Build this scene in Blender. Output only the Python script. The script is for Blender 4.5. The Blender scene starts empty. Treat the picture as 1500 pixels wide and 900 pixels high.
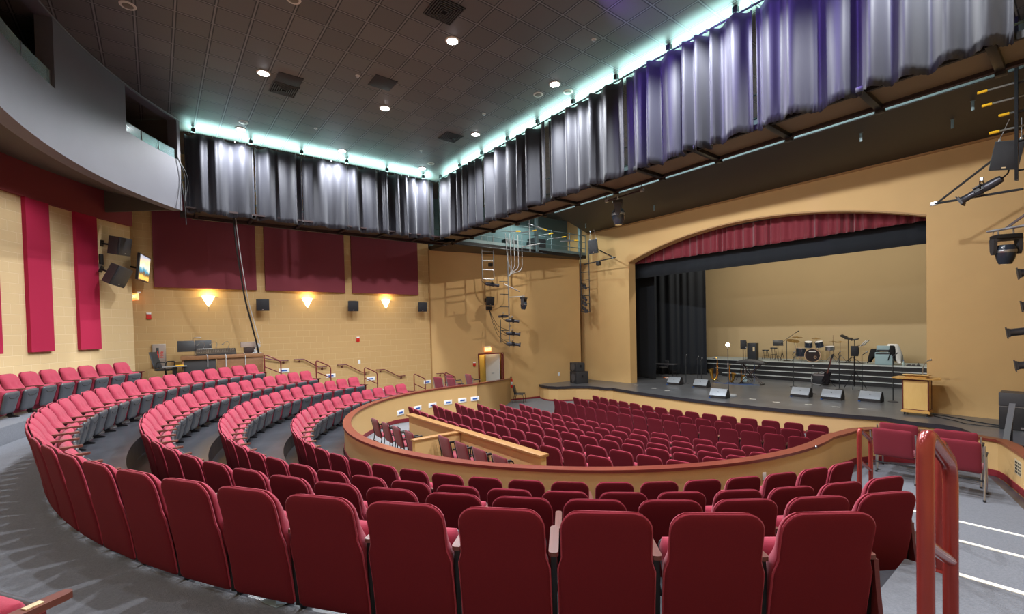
import bpy, bmesh, math, random
from mathutils import Matrix, Vector, Euler
from mathutils.geometry import tessellate_polygon
random.seed(7)
SC = bpy.context.scene
COL = SC.collection
PI = math.pi
CX, CY = -9.09, 9.21            # centre of the round seating bowl
OX, OY = -9.09, 28.3            # centre of the orchestra row arcs

# ---------------------------------------------------------------- materials
MATS = {}
def mat(name, col, rough=0.6, metal=0.0, noise=0.0, nscale=8.0, bump=0.0, bscale=60.0,
        emit=None, estr=0.0, spec=0.5, sheen=0.0, trans=0.0, alpha=1.0):
    m = bpy.data.materials.new(name); m.use_nodes = True
    nt = m.node_tree; b = nt.nodes['Principled BSDF']
    b.inputs['Base Color'].default_value = (*col, 1)
    b.inputs['Roughness'].default_value = rough
    b.inputs['Metallic'].default_value = metal
    b.inputs['Specular IOR Level'].default_value = spec
    if sheen: b.inputs['Sheen Weight'].default_value = sheen
    if trans: b.inputs['Transmission Weight'].default_value = trans
    if alpha < 1: b.inputs['Alpha'].default_value = alpha
    if emit:
        b.inputs['Emission Color'].default_value = (*emit, 1)
        b.inputs['Emission Strength'].default_value = estr
    tc = nt.nodes.new('ShaderNodeNewGeometry')
    if noise:
        n = nt.nodes.new('ShaderNodeTexNoise'); n.inputs['Scale'].default_value = nscale
        n.inputs['Detail'].default_value = 5
        nt.links.new(tc.outputs['Position'], n.inputs['Vector'])
        mx = nt.nodes.new('ShaderNodeMix'); mx.data_type = 'RGBA'
        mx.inputs['A'].default_value = (*[c*(1-noise) for c in col], 1)
        mx.inputs['B'].default_value = (*[min(1, c*(1+noise)) for c in col], 1)
        nt.links.new(n.outputs['Fac'], mx.inputs['Factor'])
        nt.links.new(mx.outputs['Result'], b.inputs['Base Color'])
    if bump:
        n2 = nt.nodes.new('ShaderNodeTexNoise'); n2.inputs['Scale'].default_value = bscale
        nt.links.new(tc.outputs['Position'], n2.inputs['Vector'])
        bp = nt.nodes.new('ShaderNodeBump'); bp.inputs['Strength'].default_value = bump
        bp.inputs['Distance'].default_value = 0.02
        nt.links.new(n2.outputs['Fac'], bp.inputs['Height'])
        nt.links.new(bp.outputs['Normal'], b.inputs['Normal'])
    MATS[name] = m
    return m

def mathn(nt, op, a, b=None):
    n = nt.nodes.new('ShaderNodeMath'); n.operation = op
    for i, v in enumerate((a, b)):
        if v is None: continue
        if isinstance(v, (int, float)): n.inputs[i].default_value = v
        else: nt.links.new(v, n.inputs[i])
    return n.outputs[0]

def block_mat(name, col, mortar, mode):
    m = mat(name, col, 0.75); nt = m.node_tree; b = nt.nodes['Principled BSDF']
    g = nt.nodes.new('ShaderNodeNewGeometry'); s = nt.nodes.new('ShaderNodeSeparateXYZ')
    nt.links.new(g.outputs['Position'], s.inputs[0])
    if mode == 'ring':
        u = mathn(nt, 'MULTIPLY', mathn(nt, 'ARCTAN2', mathn(nt, 'SUBTRACT', s.outputs[1], CY), mathn(nt, 'SUBTRACT', s.outputs[0], CX)), 13.4)
    else:
        u = s.outputs[1]
    cmb = nt.nodes.new('ShaderNodeCombineXYZ'); nt.links.new(u, cmb.inputs[0]); nt.links.new(s.outputs[2], cmb.inputs[1])
    br = nt.nodes.new('ShaderNodeTexBrick'); nt.links.new(cmb.outputs[0], br.inputs['Vector'])
    br.inputs['Scale'].default_value = 1; br.inputs['Brick Width'].default_value = .48; br.inputs['Row Height'].default_value = .24
    br.inputs['Mortar Size'].default_value = .007; br.inputs['Mortar Smooth'].default_value = .3
    br.inputs['Color1'].default_value = (*col, 1); br.inputs['Color2'].default_value = (*[c*1.015 for c in col], 1)
    br.inputs['Mortar'].default_value = (*mortar, 1)
    nt.links.new(br.outputs['Color'], b.inputs['Base Color'])
    bp = nt.nodes.new('ShaderNodeBump'); bp.inputs['Strength'].default_value = .5; bp.inputs['Distance'].default_value = .012; bp.invert = True
    nt.links.new(br.outputs['Fac'], bp.inputs['Height']); nt.links.new(bp.outputs['Normal'], b.inputs['Normal'])
    return m

def ceiling_mat():
    m = mat('ceiling_tiles', (.1, .09, .083), 0.5); nt = m.node_tree; b = nt.nodes['Principled BSDF']
    g = nt.nodes.new('ShaderNodeNewGeometry'); s = nt.nodes.new('ShaderNodeSeparateXYZ')
    nt.links.new(g.outputs['Position'], s.inputs[0])
    def dist(o, ph, p):
        f = mathn(nt, 'FRACT', mathn(nt, 'DIVIDE', mathn(nt, 'ADD', o, ph), p))
        return mathn(nt, 'MULTIPLY', mathn(nt, 'MINIMUM', f, mathn(nt, 'SUBTRACT', 1.0, f)), p)
    d = mathn(nt, 'MINIMUM', dist(s.outputs[0], 40.15, .6105), dist(s.outputs[1], 29.98, .609))
    r = nt.nodes.new('ShaderNodeValToRGB'); r.color_ramp.interpolation = 'CONSTANT'
    e = r.color_ramp.elements; e[0].position = 0; e[0].color = (.17, .165, .16, 1)
    e[1].position = .014/.3; e[1].color = (.012, .011, .011, 1)
    e2 = r.color_ramp.elements.new(.034/.3); e2.color = (.105, .095, .087, 1)
    nt.links.new(mathn(nt, 'DIVIDE', d, .3), r.inputs[0])
    cx = mathn(nt, 'FLOOR', mathn(nt, 'DIVIDE', mathn(nt, 'ADD', s.outputs[0], 40.15), .6105))
    cy = mathn(nt, 'FLOOR', mathn(nt, 'DIVIDE', mathn(nt, 'ADD', s.outputs[1], 29.98), .609))
    cb = nt.nodes.new('ShaderNodeCombineXYZ'); nt.links.new(cx, cb.inputs[0]); nt.links.new(cy, cb.inputs[1])
    wn = nt.nodes.new('ShaderNodeTexWhiteNoise'); nt.links.new(cb.outputs[0], wn.inputs['Vector'])
    mx = nt.nodes.new('ShaderNodeMix'); mx.data_type = 'RGBA'; mx.blend_type = 'MULTIPLY'; mx.inputs['Factor'].default_value = 1
    nt.links.new(r.outputs[0], mx.inputs['A'])
    nt.links.new(mathn(nt, 'ADD', mathn(nt, 'MULTIPLY', wn.outputs[0], .3), .85), mx.inputs['B'])
    nt.links.new(mx.outputs['Result'], b.inputs['Base Color'])
    return m

def wood_mat(name, c1, c2, rough=.4, scale=(1, 12, 12), spec=.5):
    m = mat(name, c1, rough, spec=spec); nt = m.node_tree; b = nt.nodes['Principled BSDF']
    tc = nt.nodes.new('ShaderNodeTexCoord'); mp = nt.nodes.new('ShaderNodeMapping'); mp.inputs['Scale'].default_value = scale
    nt.links.new(tc.outputs['Object'], mp.inputs['Vector'])
    n = nt.nodes.new('ShaderNodeTexNoise'); n.inputs['Scale'].default_value = 3; n.inputs['Detail'].default_value = 6; n.inputs['Distortion'].default_value = 1.2
    nt.links.new(mp.outputs[0], n.inputs['Vector'])
    mx = nt.nodes.new('ShaderNodeMix'); mx.data_type = 'RGBA'
    mx.inputs['A'].default_value = (*c1, 1); mx.inputs['B'].default_value = (*c2, 1)
    nt.links.new(n.outputs['Fac'], mx.inputs['Factor']); nt.links.new(mx.outputs['Result'], b.inputs['Base Color'])
    return m

TAN = (.57, .365, .15)
mat('tan_plaster', TAN, .7, noise=.05, nscale=1.5, bump=.08, bscale=40)
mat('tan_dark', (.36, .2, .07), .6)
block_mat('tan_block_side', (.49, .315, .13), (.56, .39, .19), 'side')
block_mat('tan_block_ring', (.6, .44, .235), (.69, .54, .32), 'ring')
ceiling_mat()
mat('fascia_grey', (.12, .12, .137), .55, noise=.12, nscale=1.2)
mat('soffit_brown', (.07, .06, .05), .7)
mat('black_paint', (.012, .012, .013), .6)
mat('black_soffit', (.017, .015, .014), .55)
mat('void_black', (.002, .002, .003), .9)
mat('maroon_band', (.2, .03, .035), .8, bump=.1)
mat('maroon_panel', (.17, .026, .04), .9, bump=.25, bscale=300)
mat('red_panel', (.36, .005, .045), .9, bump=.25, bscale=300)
mat('carpet', (.155, .163, .185), .95, noise=.28, nscale=55, bump=.35, bscale=180, spec=.2)
mat('painted_concrete', (.045, .048, .056), .28, noise=.5, nscale=2.2, bump=.05, bscale=20)
mat('orchestra_carpet', (.18, .18, .19), .95, noise=.2, nscale=40, spec=.2)
mat('nosing_white', (.9, .88, .8), .5)
mat('stage_floor', (.1, .104, .113), .28, noise=.45, nscale=1.3, bump=.04, bscale=10)
mat('stage_edge', (.018, .016, .022), .45)
mat('baseboard_red', (.19, .012, .02), .5)
mat('rail_red', (.27, .037, .032), .22, metal=.25, noise=.12, nscale=9)
mat('rail_maroon', (.13, .015, .018), .35)
wood_mat('cap_wood', (.12, .022, .016), (.2, .046, .03), .28, (1, 1, 20))
wood_mat('oak_cap', (.25, .12, .04), (.36, .19, .07), .35, (1, 14, 14))
wood_mat('arm_wood', (.09, .03, .024), (.17, .06, .045), .3, (14, 1, 14))
wood_mat('mahogany', (.09, .012, .014), (.14, .022, .022), .35, (1, 1, 10))
wood_mat('maple', (.68, .42, .13), (.76, .52, .2), .35, (6, 1, 1))
wood_mat('maple_side', (.55, .3, .08), (.62, .37, .11), .35, (6, 6, 1))
wood_mat('desk_wood', (.12, .05, .02), (.3, .15, .06), .5, (1, 6, 20))
mat('seat_fabric', (.31, .034, .062), .92, noise=.1, nscale=120, bump=.12, bscale=500, sheen=.12, spec=.2)
mat('shaded_back_fabric', (.125, .012, .02), .95, noise=.12, nscale=150, bump=.12, bscale=600, spec=.12)  # same fabric as the front, shade of the rear put into its colour
mat('loose_fabric', (.19, .008, .024), .92, noise=.1, nscale=120, bump=.1, bscale=500, sheen=.2)
mat('seat_plastic', (.06, .065, .075), .3, noise=.1, nscale=20)
mat('black_metal', (.012, .012, .014), .35, metal=.3)
mat('black_plastic', (.018, .018, .02), .45)
mat('speaker_grille', (.013, .015, .02), .5, bump=.3, bscale=400)
mat('speaker_case', (.03, .03, .032), .5)
mat('dark_grey', (.05, .05, .055), .5)
mat('monitor_grille', (.3, .33, .37), .4, metal=.3, bump=.2, bscale=400)
mat('steel', (.42, .44, .47), .3, metal=.85)
mat('pipe_grey', (.3, .32, .33), .35, metal=.6)
mat('pipe_dark', (.05, .058, .064), .35, metal=.5)
mat('lamp_body', (.07, .07, .085), .32, metal=.45)
mat('yellow_cap', (.85, .5, .02), .4)
mat('teal_steel', (.13, .2, .21), .5)
mat('teal_lit_paint', (.1, .16, .165), .7)  # teal lamp light put into the colour of soffit front and gallery walls
mat('deck_brown', (.16, .12, .065), .55, noise=.3, nscale=1.1)
mat('deck_dark', (.03, .012, .012), .6)
mat('beam_maroon', (.025, .012, .012), .45)
mat('drape_grey', (.016, .017, .026), .6, sheen=.2, spec=.4)
mat('drape_black', (.006, .009, .014), .9, sheen=.1)
mat('drape_red', (.16, .004, .015), .75, sheen=.4)
mat('cyc_cloth', (.5, .37, .2), .9, noise=.06, nscale=.6)
mat('riser_black', (.014, .015, .017), .5)
mat('riser_edge', (.62, .68, .67), .4, metal=.3)
mat('riser_top', (.33, .38, .38), .5)
mat('brass', (.75, .43, .09), .22, metal=1.0)
mat('chrome', (.75, .75, .77), .15, metal=1.0)
mat('drum_shell', (.03, .04, .06), .2)
mat('drum_head_black', (.01, .008, .01), .3)
mat('drum_hoop', (.6, .4, .25), .35)
mat('drum_white', (.75, .75, .72), .5)
mat('cymbal', (.42, .28, .1), .3, metal=.9)
mat('amp_teal', (.3, .42, .45), .6)
mat('cloth_white', (.75, .74, .7), .9)
mat('paper_white', (.8, .8, .78), .8)
mat('sign_white', (.8, .8, .8), .5)
mat('sign_blue', (.02, .1, .4), .5)
mat('alarm_red', (.5, .015, .012), .35)
mat('extinguisher_red', (.6, .02, .015), .25)
mat('cabinet_frame', (.33, .3, .27), .35, metal=.6)
mat('cabinet_panel', (.32, .26, .22), .3)
mat('cable_black', (.008, .008, .009), .5)
mat('cable_grey', (.4, .41, .42), .5)
mat('cable_blue', (.02, .09, .3), .5)
mat('cable_orange', (.7, .16, .03), .5)
mat('glass_teal', (.55, .8, .8), .08, trans=.75, spec=.6)
mat('light_trim', (.55, .5, .42), .4)
mat('lens_lit', (1, 1, 1), .5, emit=(.92, .95, 1), estr=60)
mat('lens_off', (.12, .09, .06), .4)
mat('sconce_glass', (.9, .8, .6), .5, emit=(1, .82, .45), estr=5)
mat('ghost_bulb', (1, .8, .5), .5, emit=(1, .72, .35), estr=120)
mat('tube_white', (.9, .9, .9), .4, emit=(1, .97, 1), estr=1.6)
mat('work_lamp', (.9, 1, 1), .4, emit=(.8, 1, .98), estr=25)
mat('exit_face', (.9, .55, .4), .4, emit=(1, .33, .08), estr=1.4)
mat('exit_letters', (.9, .2, .1), .4, emit=(1, .75, .35), estr=2.2)
mat('vent_metal', (.055, .055, .055), .4, metal=.4)
mat('dark_tile', (.022, .02, .019), .7)
mat('door_yellow', (.62, .4, .07), .6)
mat('door_white', (.62, .6, .54), .6)
mat('frame_red', (.16, .012, .016), .4)
mat('vinyl_black', (.02, .024, .03), .4)
mat('mesh_black', (.03, .034, .04), .6)
mat('plate_brass', (.72, .6, .38), .35, metal=.4)
mat('scrap_blue', (.2, .27, .33), .8)
mat('bottle_clear', (.7, .85, .85), .1, trans=.6)
mat('stopper', (.05, .05, .05), .7)

# ---------------------------------------------------------------- mesh builder
class MB:
    def __init__(s): s.v = []; s.f = []
    def add(s, vs, fs):
        n = len(s.v); s.v += [tuple(v) for v in vs]; s.f += [tuple(i+n for i in f) for f in fs]; return s
    def box(s, c, d, rot=None, taper=None):
        hx, hy, hz = d[0]/2, d[1]/2, d[2]/2
        vs = [Vector((sx*hx, sy*hy, sz*hz)) for sz in (-1, 1) for sy in (-1, 1) for sx in (-1, 1)]
        if taper:
            for i in range(4, 8): vs[i].x *= taper[0]; vs[i].y *= taper[1]
        if rot: 
            R = Euler(rot).to_matrix(); vs = [R @ v for v in vs]
        vs = [v + Vector(c) for v in vs]
        return s.add(vs, [(0, 2, 3, 1), (4, 5, 7, 6), (0, 1, 5, 4), (2, 6, 7, 3), (0, 4, 6, 2), (1, 3, 7, 5)])
    def rbox(s, c, d, r=.01, rot=None):
        bm = bmesh.new(); bmesh.ops.create_cube(bm, size=1)
        bmesh.ops.scale(bm, vec=d, verts=bm.verts)
        bmesh.ops.bevel(bm, geom=list(bm.edges), offset=r, segments=2, affect='EDGES', profile=.6)
        M = Matrix.Translation(c) @ (Euler(rot).to_matrix().to_4x4() if rot else Matrix())
        bm.verts.index_update()
        s.add([M @ v.co for v in bm.verts], [[v.index for v in f.verts] for f in bm.faces]); bm.free(); return s
    def tube(s, pts, r, n=8, closed=False, caps=True):
        pts = [Vector(p) for p in pts]; rr = r if isinstance(r, (list, tuple)) else [r]*len(pts)
        N = len(pts); rings = []; prev = None
        for i, p in enumerate(pts):
            a = pts[i-1] if (i > 0 or closed) else p; b = pts[(i+1) % N] if (i < N-1 or closed) else p
            t = (b-a).normalized()
            if prev is None:
                u = t.cross(Vector((0, 0, 1)));
                if u.length < 1e-3: u = t.cross(Vector((1, 0, 0)))
            else: u = prev - t*prev.dot(t)
            u.normalize(); prev = u; w = t.cross(u)
            rings.append([p + (u*math.cos(2*PI*k/n) + w*math.sin(2*PI*k/n))*rr[i] for k in range(n)])
        vs = [v for R in rings for v in R]; fs = []
        for i in range(N if closed else N-1):
            j = (i+1) % N
            for k in range(n): fs.append((i*n+k, i*n+(k+1) % n, j*n+(k+1) % n, j*n+k))
        if caps and not closed: fs += [tuple(range(n))[::-1], tuple((N-1)*n+k for k in range(n))]
        return s.add(vs, fs)
    def lathe(s, prof, n=20, axis='z', o=(0, 0, 0), caps=True):
        vs = []; fs = []
        for (r, h) in prof:
            for k in range(n):
                a = 2*PI*k/n; x, y = r*math.cos(a), r*math.sin(a)
                v = (x, y, h) if axis == 'z' else ((h, x, y) if axis == 'x' else (y, h, x))
                vs.append((v[0]+o[0], v[1]+o[1], v[2]+o[2]))
        for i in range(len(prof)-1):
            for k in range(n): fs.append((i*n+k, i*n+(k+1) % n, (i+1)*n+(k+1) % n, (i+1)*n+k))
        if caps: fs += [tuple(range(n))[::-1], tuple((len(prof)-1)*n+k for k in range(n))]
        return s.add(vs, fs)
    def prism(s, poly, a, b, axis='z'):
        def P(p, h): return (p[0], p[1], h) if axis == 'z' else ((h, p[0], p[1]) if axis == 'x' else (p[0], h, p[1]))
        n = len(poly); vs = [P(p, a) for p in poly] + [P(p, b) for p in poly]
        fs = [(i, (i+1) % n, n+(i+1) % n, n+i) for i in range(n)]
        tri = tessellate_polygon([[Vector((p[0], p[1], 0)) for p in poly]])
        fs += [tuple(t) for t in tri] + [tuple(n+i for i in t) for t in tri]
        return s.add(vs, fs)
    def sphere(s, c, r, n=12, m=8, sc=(1, 1, 1)):
        prof = [(max(1e-4, r*math.sin(PI*i/m)), -r*math.cos(PI*i/m)) for i in range(m+1)]
        k = len(s.v); s.lathe(prof, n)
        for i in range(k, len(s.v)):
            v = s.v[i]; s.v[i] = (v[0]*sc[0]+c[0], v[1]*sc[1]+c[1], v[2]*sc[2]+c[2])
        return s
    def xf(s, M): s.v = [tuple(M @ Vector(v)) for v in s.v]; return s
    def build(s, name, m, parent=None, smooth=35, loc=None, rot=None, weld=True):
        me = bpy.data.meshes.new(name); me.from_pydata(s.v, [], s.f)
        bm = bmesh.new(); bm.from_mesh(me)
        if weld: bmesh.ops.remove_doubles(bm, verts=bm.verts, dist=1e-5)
        bmesh.ops.recalc_face_normals(bm, faces=bm.faces); bm.to_mesh(me); bm.free()
        if smooth:
            me.polygons.foreach_set('use_smooth', [True]*len(me.polygons)); me.set_sharp_from_angle(angle=math.radians(smooth))
        me.materials.append(MATS[m] if isinstance(m, str) else m)
        o = bpy.data.objects.new(name, me); COL.objects.link(o)
        if parent: o.parent = parent
        if loc: o.location = loc
        if rot: o.rotation_euler = rot
        return o

def tag(o, label, cat, group=None, kind=None):
    o['label'] = label; o['category'] = cat
    if group: o['group'] = group
    if kind: o['kind'] = kind
    return o
def thing(name, label, cat, loc=(0, 0, 0), rz=0, group=None, rot=None):
    o = bpy.data.objects.new(name, None); o.empty_display_size = .1; COL.objects.link(o)
    o.location = loc; o.rotation_euler = rot if rot else (0, 0, rz)
    return tag(o, label, cat, group)
def struct(o):
    o['kind'] = 'structure'; return o
def copy_tree(o, parent=None):
    c = o.copy(); COL.objects.link(c)
    if parent: c.parent = parent
    for ch in list(o.children): copy_tree(ch, c)
    return c
def nth(n):
    return '%d%s' % (n, 'th' if 10 <= n % 100 <= 20 else {1: 'st', 2: 'nd', 3: 'rd'}.get(n % 10, 'th'))
def pol(r, deg, c=(CX, CY)):
    a = math.radians(deg); return (c[0]+r*math.cos(a), c[1]+r*math.sin(a))
def ring(r0, r1, a0, a1, z0, z1, n=48, c=(CX, CY)):
    """solid arc wall; z0, z1 may be (inner, outer) pairs"""
    mb = MB(); Z0 = z0 if isinstance(z0, tuple) else (z0, z0); Z1 = z1 if isinstance(z1, tuple) else (z1, z1)
    vs = []; fs = []
    for i in range(n+1):
        a = a0+(a1-a0)*i/n; p, q = pol(r0, a, c), pol(r1, a, c)
        vs += [(*p, Z0[0]), (*q, Z0[1]), (*q, Z1[1]), (*p, Z1[0])]
    for i in range(n):
        for k in range(4): fs.append((i*4+k, i*4+(k+1) % 4, i*4+4+(k+1) % 4, i*4+4+k))
    fs += [(3, 2, 1, 0), tuple(n*4+k for k in range(4))]
    return mb.add(vs, fs)
def pathwall(pts, off0, off1, z0, z1):
    """wall along a plan path, between two sideways offsets; z0/z1 numbers or lists"""
    n = len(pts); V = [Vector(p) for p in pts]; nor = []
    for i in range(n):
        t = (V[min(n-1, i+1)]-V[max(0, i-1)]).normalized(); nor.append(Vector((t.y, -t.x)))
    vs = []; fs = []
    for i in range(n):
        a = V[i]+nor[i]*off0; b = V[i]+nor[i]*off1
        lo = z0[i] if isinstance(z0, list) else z0; hi = z1[i] if isinstance(z1, list) else z1
        vs += [(a.x, a.y, lo), (b.x, b.y, lo), (b.x, b.y, hi), (a.x, a.y, hi)]
    for i in range(n-1):
        for k in range(4): fs.append((i*4+k, i*4+(k+1) % 4, i*4+4+(k+1) % 4, i*4+4+k))
    fs += [(3, 2, 1, 0), tuple((n-1)*4+k for k in range(4))]
    return MB().add(vs, fs)
def arcpts(r, a0, a1, n, c=(CX, CY)): return [pol(r, a0+(a1-a0)*i/n, c) for i in range(n+1)]
def text_mesh(name, s, size, m, parent, M):
    cu = bpy.data.curves.new(name, 'FONT'); cu.body = s; cu.size = size; cu.extrude = .002; cu.align_x = 'CENTER'; cu.align_y = 'CENTER'
    t = bpy.data.objects.new(name+'_tmp', cu); COL.objects.link(t)
    bpy.context.view_layer.update()
    me = bpy.data.meshes.new_from_object(t.evaluated_get(bpy.context.evaluated_depsgraph_get()))
    bpy.data.objects.remove(t)
    me.materials.clear(); me.materials.append(MATS[m])
    o = bpy.data.objects.new(name, me); COL.objects.link(o); o.parent = parent; o.matrix_local = M
    return o
mat('vent_plate', (.5, .42, .28), .6)
# ================================================================ SETTING
def mir(x): return 2*CX - x
def slab(name, path, z0, z1, m):
    poly = list(path) + [(2.2, path[-1][1]), (2.2, -4.5), (-19.3, -4.5), (-19.3, path[0][1])]
    return struct(MB().prism(poly, z0, z1).build(name, m, smooth=0))
def tierpath(r, yn):
    a = 360 + math.degrees(math.asin((yn-CY)/r)); b = 540-a
    return arcpts(r, b, a, 60)
TP0, TPA, TPB, TPC = tierpath(11.6, 2.45), tierpath(9.62, 4.4), tierpath(8.57, 6.03), tierpath(7.32, 7.6)
slab('floor', TP0, 0, .3, 'carpet')
slab('floor', TPA, -.34, 0, 'painted_concrete')
slab('floor', TPB, -.66, -.34, 'painted_concrete')
slab('floor', TPC, -.98, -.66, 'painted_concrete')
# parapet plan path (outer edge of its cap), from the left wall round to the right landing
PAR = [(-18.42, 13.95), (-17.75, 13.2), (-17.1, 12.45), (-16.4, 11.55), (-15.8, 10.7), (-15.4, 10.05)] + arcpts(6.1, 174.5, 365.5, 96) + \
      [(-2.96, 10.2), (-2.9, 10.7), (-2.74, 11.05), (-2.5, 11.3), (-2.2, 11.46), (-1.8, 11.58), (-1.41, 11.61), (-1.12, 11.5), (-1.02, 11.3), (-.72, 10.4), (-.3, 9.1), (0, 8.2)]
NL = 6
dpoly = [(-19.3, 11.3)] + [p for p in PAR if not (p[1] > 11.3 and p[0] < -10)] + [(2.2, 8.2), (2.2, -4.5), (-19.3, -4.5)]
struct(MB().prism(dpoly, -1.19, -.98).build('floor', 'painted_concrete', smooth=0))
struct(MB().prism([(-19.3, 11.3), (-16.25, 11.3), (-17.1, 12.45), (-18.42, 13.95), (-19.3, 14.2)], -1.7, -1.45).build('floor', 'carpet', smooth=0))
# second risers of the aisle steps, both side aisles
for yn, zt, r in ((2.45, .15, 11.6), (4.4, -.17, 9.62), (6.03, -.5, 8.57), (7.6, -.82, 7.32)):
    xe = CX + math.sqrt(r*r-(yn-CY)**2)
    zb = zt-.16
    for x0, x1 in ((xe, 2.2), (-19.2, mir(xe))):
        struct(MB().box(((x0+x1)/2, yn+.15, (zt+zb)/2), (x1-x0, .3, zt-zb)).build('floor', 'carpet', smooth=0))
        struct(MB().box(((x0+x1)/2, yn-.022, zt+(.156 if zt > 0 else .168 if zt < -.3 else .177)), (x1-x0, .05, .012)).build('trim', 'nosing_white', smooth=0))
# carpet: cross aisle, side aisles, landing
struct(ring(10.36, 11.59, 214, 327, -.002, .006, 70).build('floor', 'carpet'))
struct(ring(11.61, 13.39, 228, 322, .298, .306, 60).build('floor', 'carpet'))
for xa, y0, y1, z in ((-.9, 2.75, 4.38, 0), (-1.0, 4.7, 6.0, -.34), (-1.7, 6.33, 7.57, -.66), (-2.9, 7.9, 8.2, -.98)):
    for x0, x1 in ((xa, 2.19), (-19.19, mir(xa))):
        struct(MB().box(((x0+x1)/2, (y0+y1)/2, z+.0035), (x1-x0, y1-y0, .009)).build('floor', 'carpet', smooth=0))
struct(MB().prism([(-2.95, 8.2), (-2.78, 9.9), (-2.72, 10.7), (-2.5, 11.1), (-2.0, 11.4), (-1.45, 11.47), (-1.2, 11.4), (-.85, 10.35), (-.2, 8.2)], -.981, -.973).build('floor', 'carpet', smooth=0))
struct(MB().prism([(-19.19, 8.2), (-19.19, 11.25), (-16.3, 11.25), (-15.5, 9.95), (-15.3, 8.2)], -.981, -.973).build('floor', 'carpet', smooth=0))

# orchestra floor, raked toward the parapet
KN = [(3, -1.21), (5.4, -1.21), (6.45, -1.35), (7.4, -1.47), (8.25, -1.6), (9.2, -1.72), (10.08, -1.82), (11.9, -1.88), (12.87, -1.9), (13.8, -1.9), (19, -1.92)]
def ofloor(x, y):
    t = OY - math.hypot(x-OX, y-OY)
    if t <= KN[0][0]: return KN[0][1]
    for (a, za), (b, zb) in zip(KN, KN[1:]):
        if t <= b: return za+(zb-za)*(t-a)/(b-a)
    return KN[-1][1]
mb = MB(); nx, ny = 36, 34
vs = [(-19.4+21.6*i/nx, 2.9+14.6*j/ny) for j in range(ny+1) for i in range(nx+1)]
mb.add([(x, y, ofloor(x, y)) for x, y in vs], [(j*(nx+1)+i, j*(nx+1)+i+1, (j+1)*(nx+1)+i+1, (j+1)*(nx+1)+i) for j in range(ny) for i in range(nx)])
mb.add([(-19.4, 2.9, -2.1), (2.2, 2.9, -2.1), (2.2, 17.5, -2.1), (-19.4, 17.5, -2.1)], [(0, 1, 2, 3)])
struct(mb.build('floor', 'orchestra_carpet'))

# parapet: plastered body, wooden cap, red baseboard
zc = [-.7, -.62, -.54, -.46, -.39, -.35] + [-.33]*(len(PAR)-NL)
struct(pathwall(PAR, -.155, -.03, -1.95, [z-.04 for z in zc]).build('wall_parapet', 'tan_plaster', smooth=30))
struct(pathwall(PAR, -.185, 0, [z-.045 for z in zc], zc).build('trim_cap', 'cap_wood', smooth=30))
struct(pathwall(PAR[NL:], -.031, -.016, -.98, -.87).build('baseboard_parapet', 'baseboard_red', smooth=30))
inz = [ofloor(*p) for p in PAR[NL:NL+96]]
struct(pathwall(PAR[NL:NL+96], -.17, -.154, inz, [z+.12 for z in inz]).build('baseboard_orchestra', 'baseboard_red', smooth=30))
# dividing wall behind the last orchestra row
struct(MB().box((-8.42, 5.16, -.81), (5.16, .12, .82)).build('wall_divider', 'tan_plaster', smooth=0))
struct(MB().rbox((-8.42, 5.14, -.375), (5.26, .2, .05), .008).build('trim_divider', 'oak_cap'))
struct(MB().box((-8.5, 4.56, -.82), (.12, 1.06, .8)).build('wall_divider', 'tan_plaster', smooth=0))
struct(MB().rbox((-8.5, 4.54, -.405), (.16, 1.08, .04), .008).build('trim_divider', 'oak_cap'))

# stage
FRONT = [(-18.12, 15.85), (-17.6, 15.66), (-17.2, 15.62), (-16.7, 15.8), (-16.2, 16.6), (-15.7, 17.02), (-15.2, 17.12), (-14.7, 17.08), (-14.45, 17.3), (-14.05, 17.2), (-12.9, 16.97), (-11.7, 16.83), (-10.47, 16.74),
         (-9.09, 16.7), (-7.72, 16.76), (-6.63, 16.86), (-5.66, 17.02), (-4.79, 17.22), (-3.99, 17.48), (-3.83, 17.36), (-3.41, 17.22), (-2.69, 17.26), (-2.3, 17.05), (-2.0, 16.5), (-1.7, 15.9), (-1.1, 15.62), (2.1, 15.8)]
back = [(2.1, 29.6), (-21, 29.6), (-21, 19.6), (-18.12, 19.6)]
struct(MB().prism(FRONT+back, -1.9, -1.17).build('floor_stage', 'tan_plaster', smooth=0))
F2 = [(x, y-.04) for x, y in FRONT]
struct(MB().prism(F2+back, -1.17, -1.15).build('floor_stage', 'stage_floor', smooth=0))
struct(pathwall(F2, 0, .025, -1.27, -1.149).build('trim_stage', 'stage_edge', smooth=30))
struct(pathwall(FRONT, 0, .015, -1.93, -1.83).build('baseboard_stage', 'baseboard_red', smooth=30))

# ceiling and black forestage soffit
struct(MB().box((-8.6, 7.35, 8.06), (22.4, 24.5, .12)).build('ceiling', 'ceiling_tiles', smooth=0))
struct(MB().prism([(-15.28, 14.5), (2.1, 14.5), (2.1, 19.2), (-17.6, 19.2)], 7.0, 7.99).build('ceiling_soffit', 'black_soffit', smooth=0))
struct(MB().box((-6.6, 14.48, 7.5), (17.3, .03, .98)).build('trim_soffit', 'teal_lit_paint', smooth=0))  # front of the black soffit, teal glow painted in
struct(MB().box((-8.2, 19.16, 6.97), (18.8, .07, .06)).build('trim_soffit', 'tan_dark', smooth=0))

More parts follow.
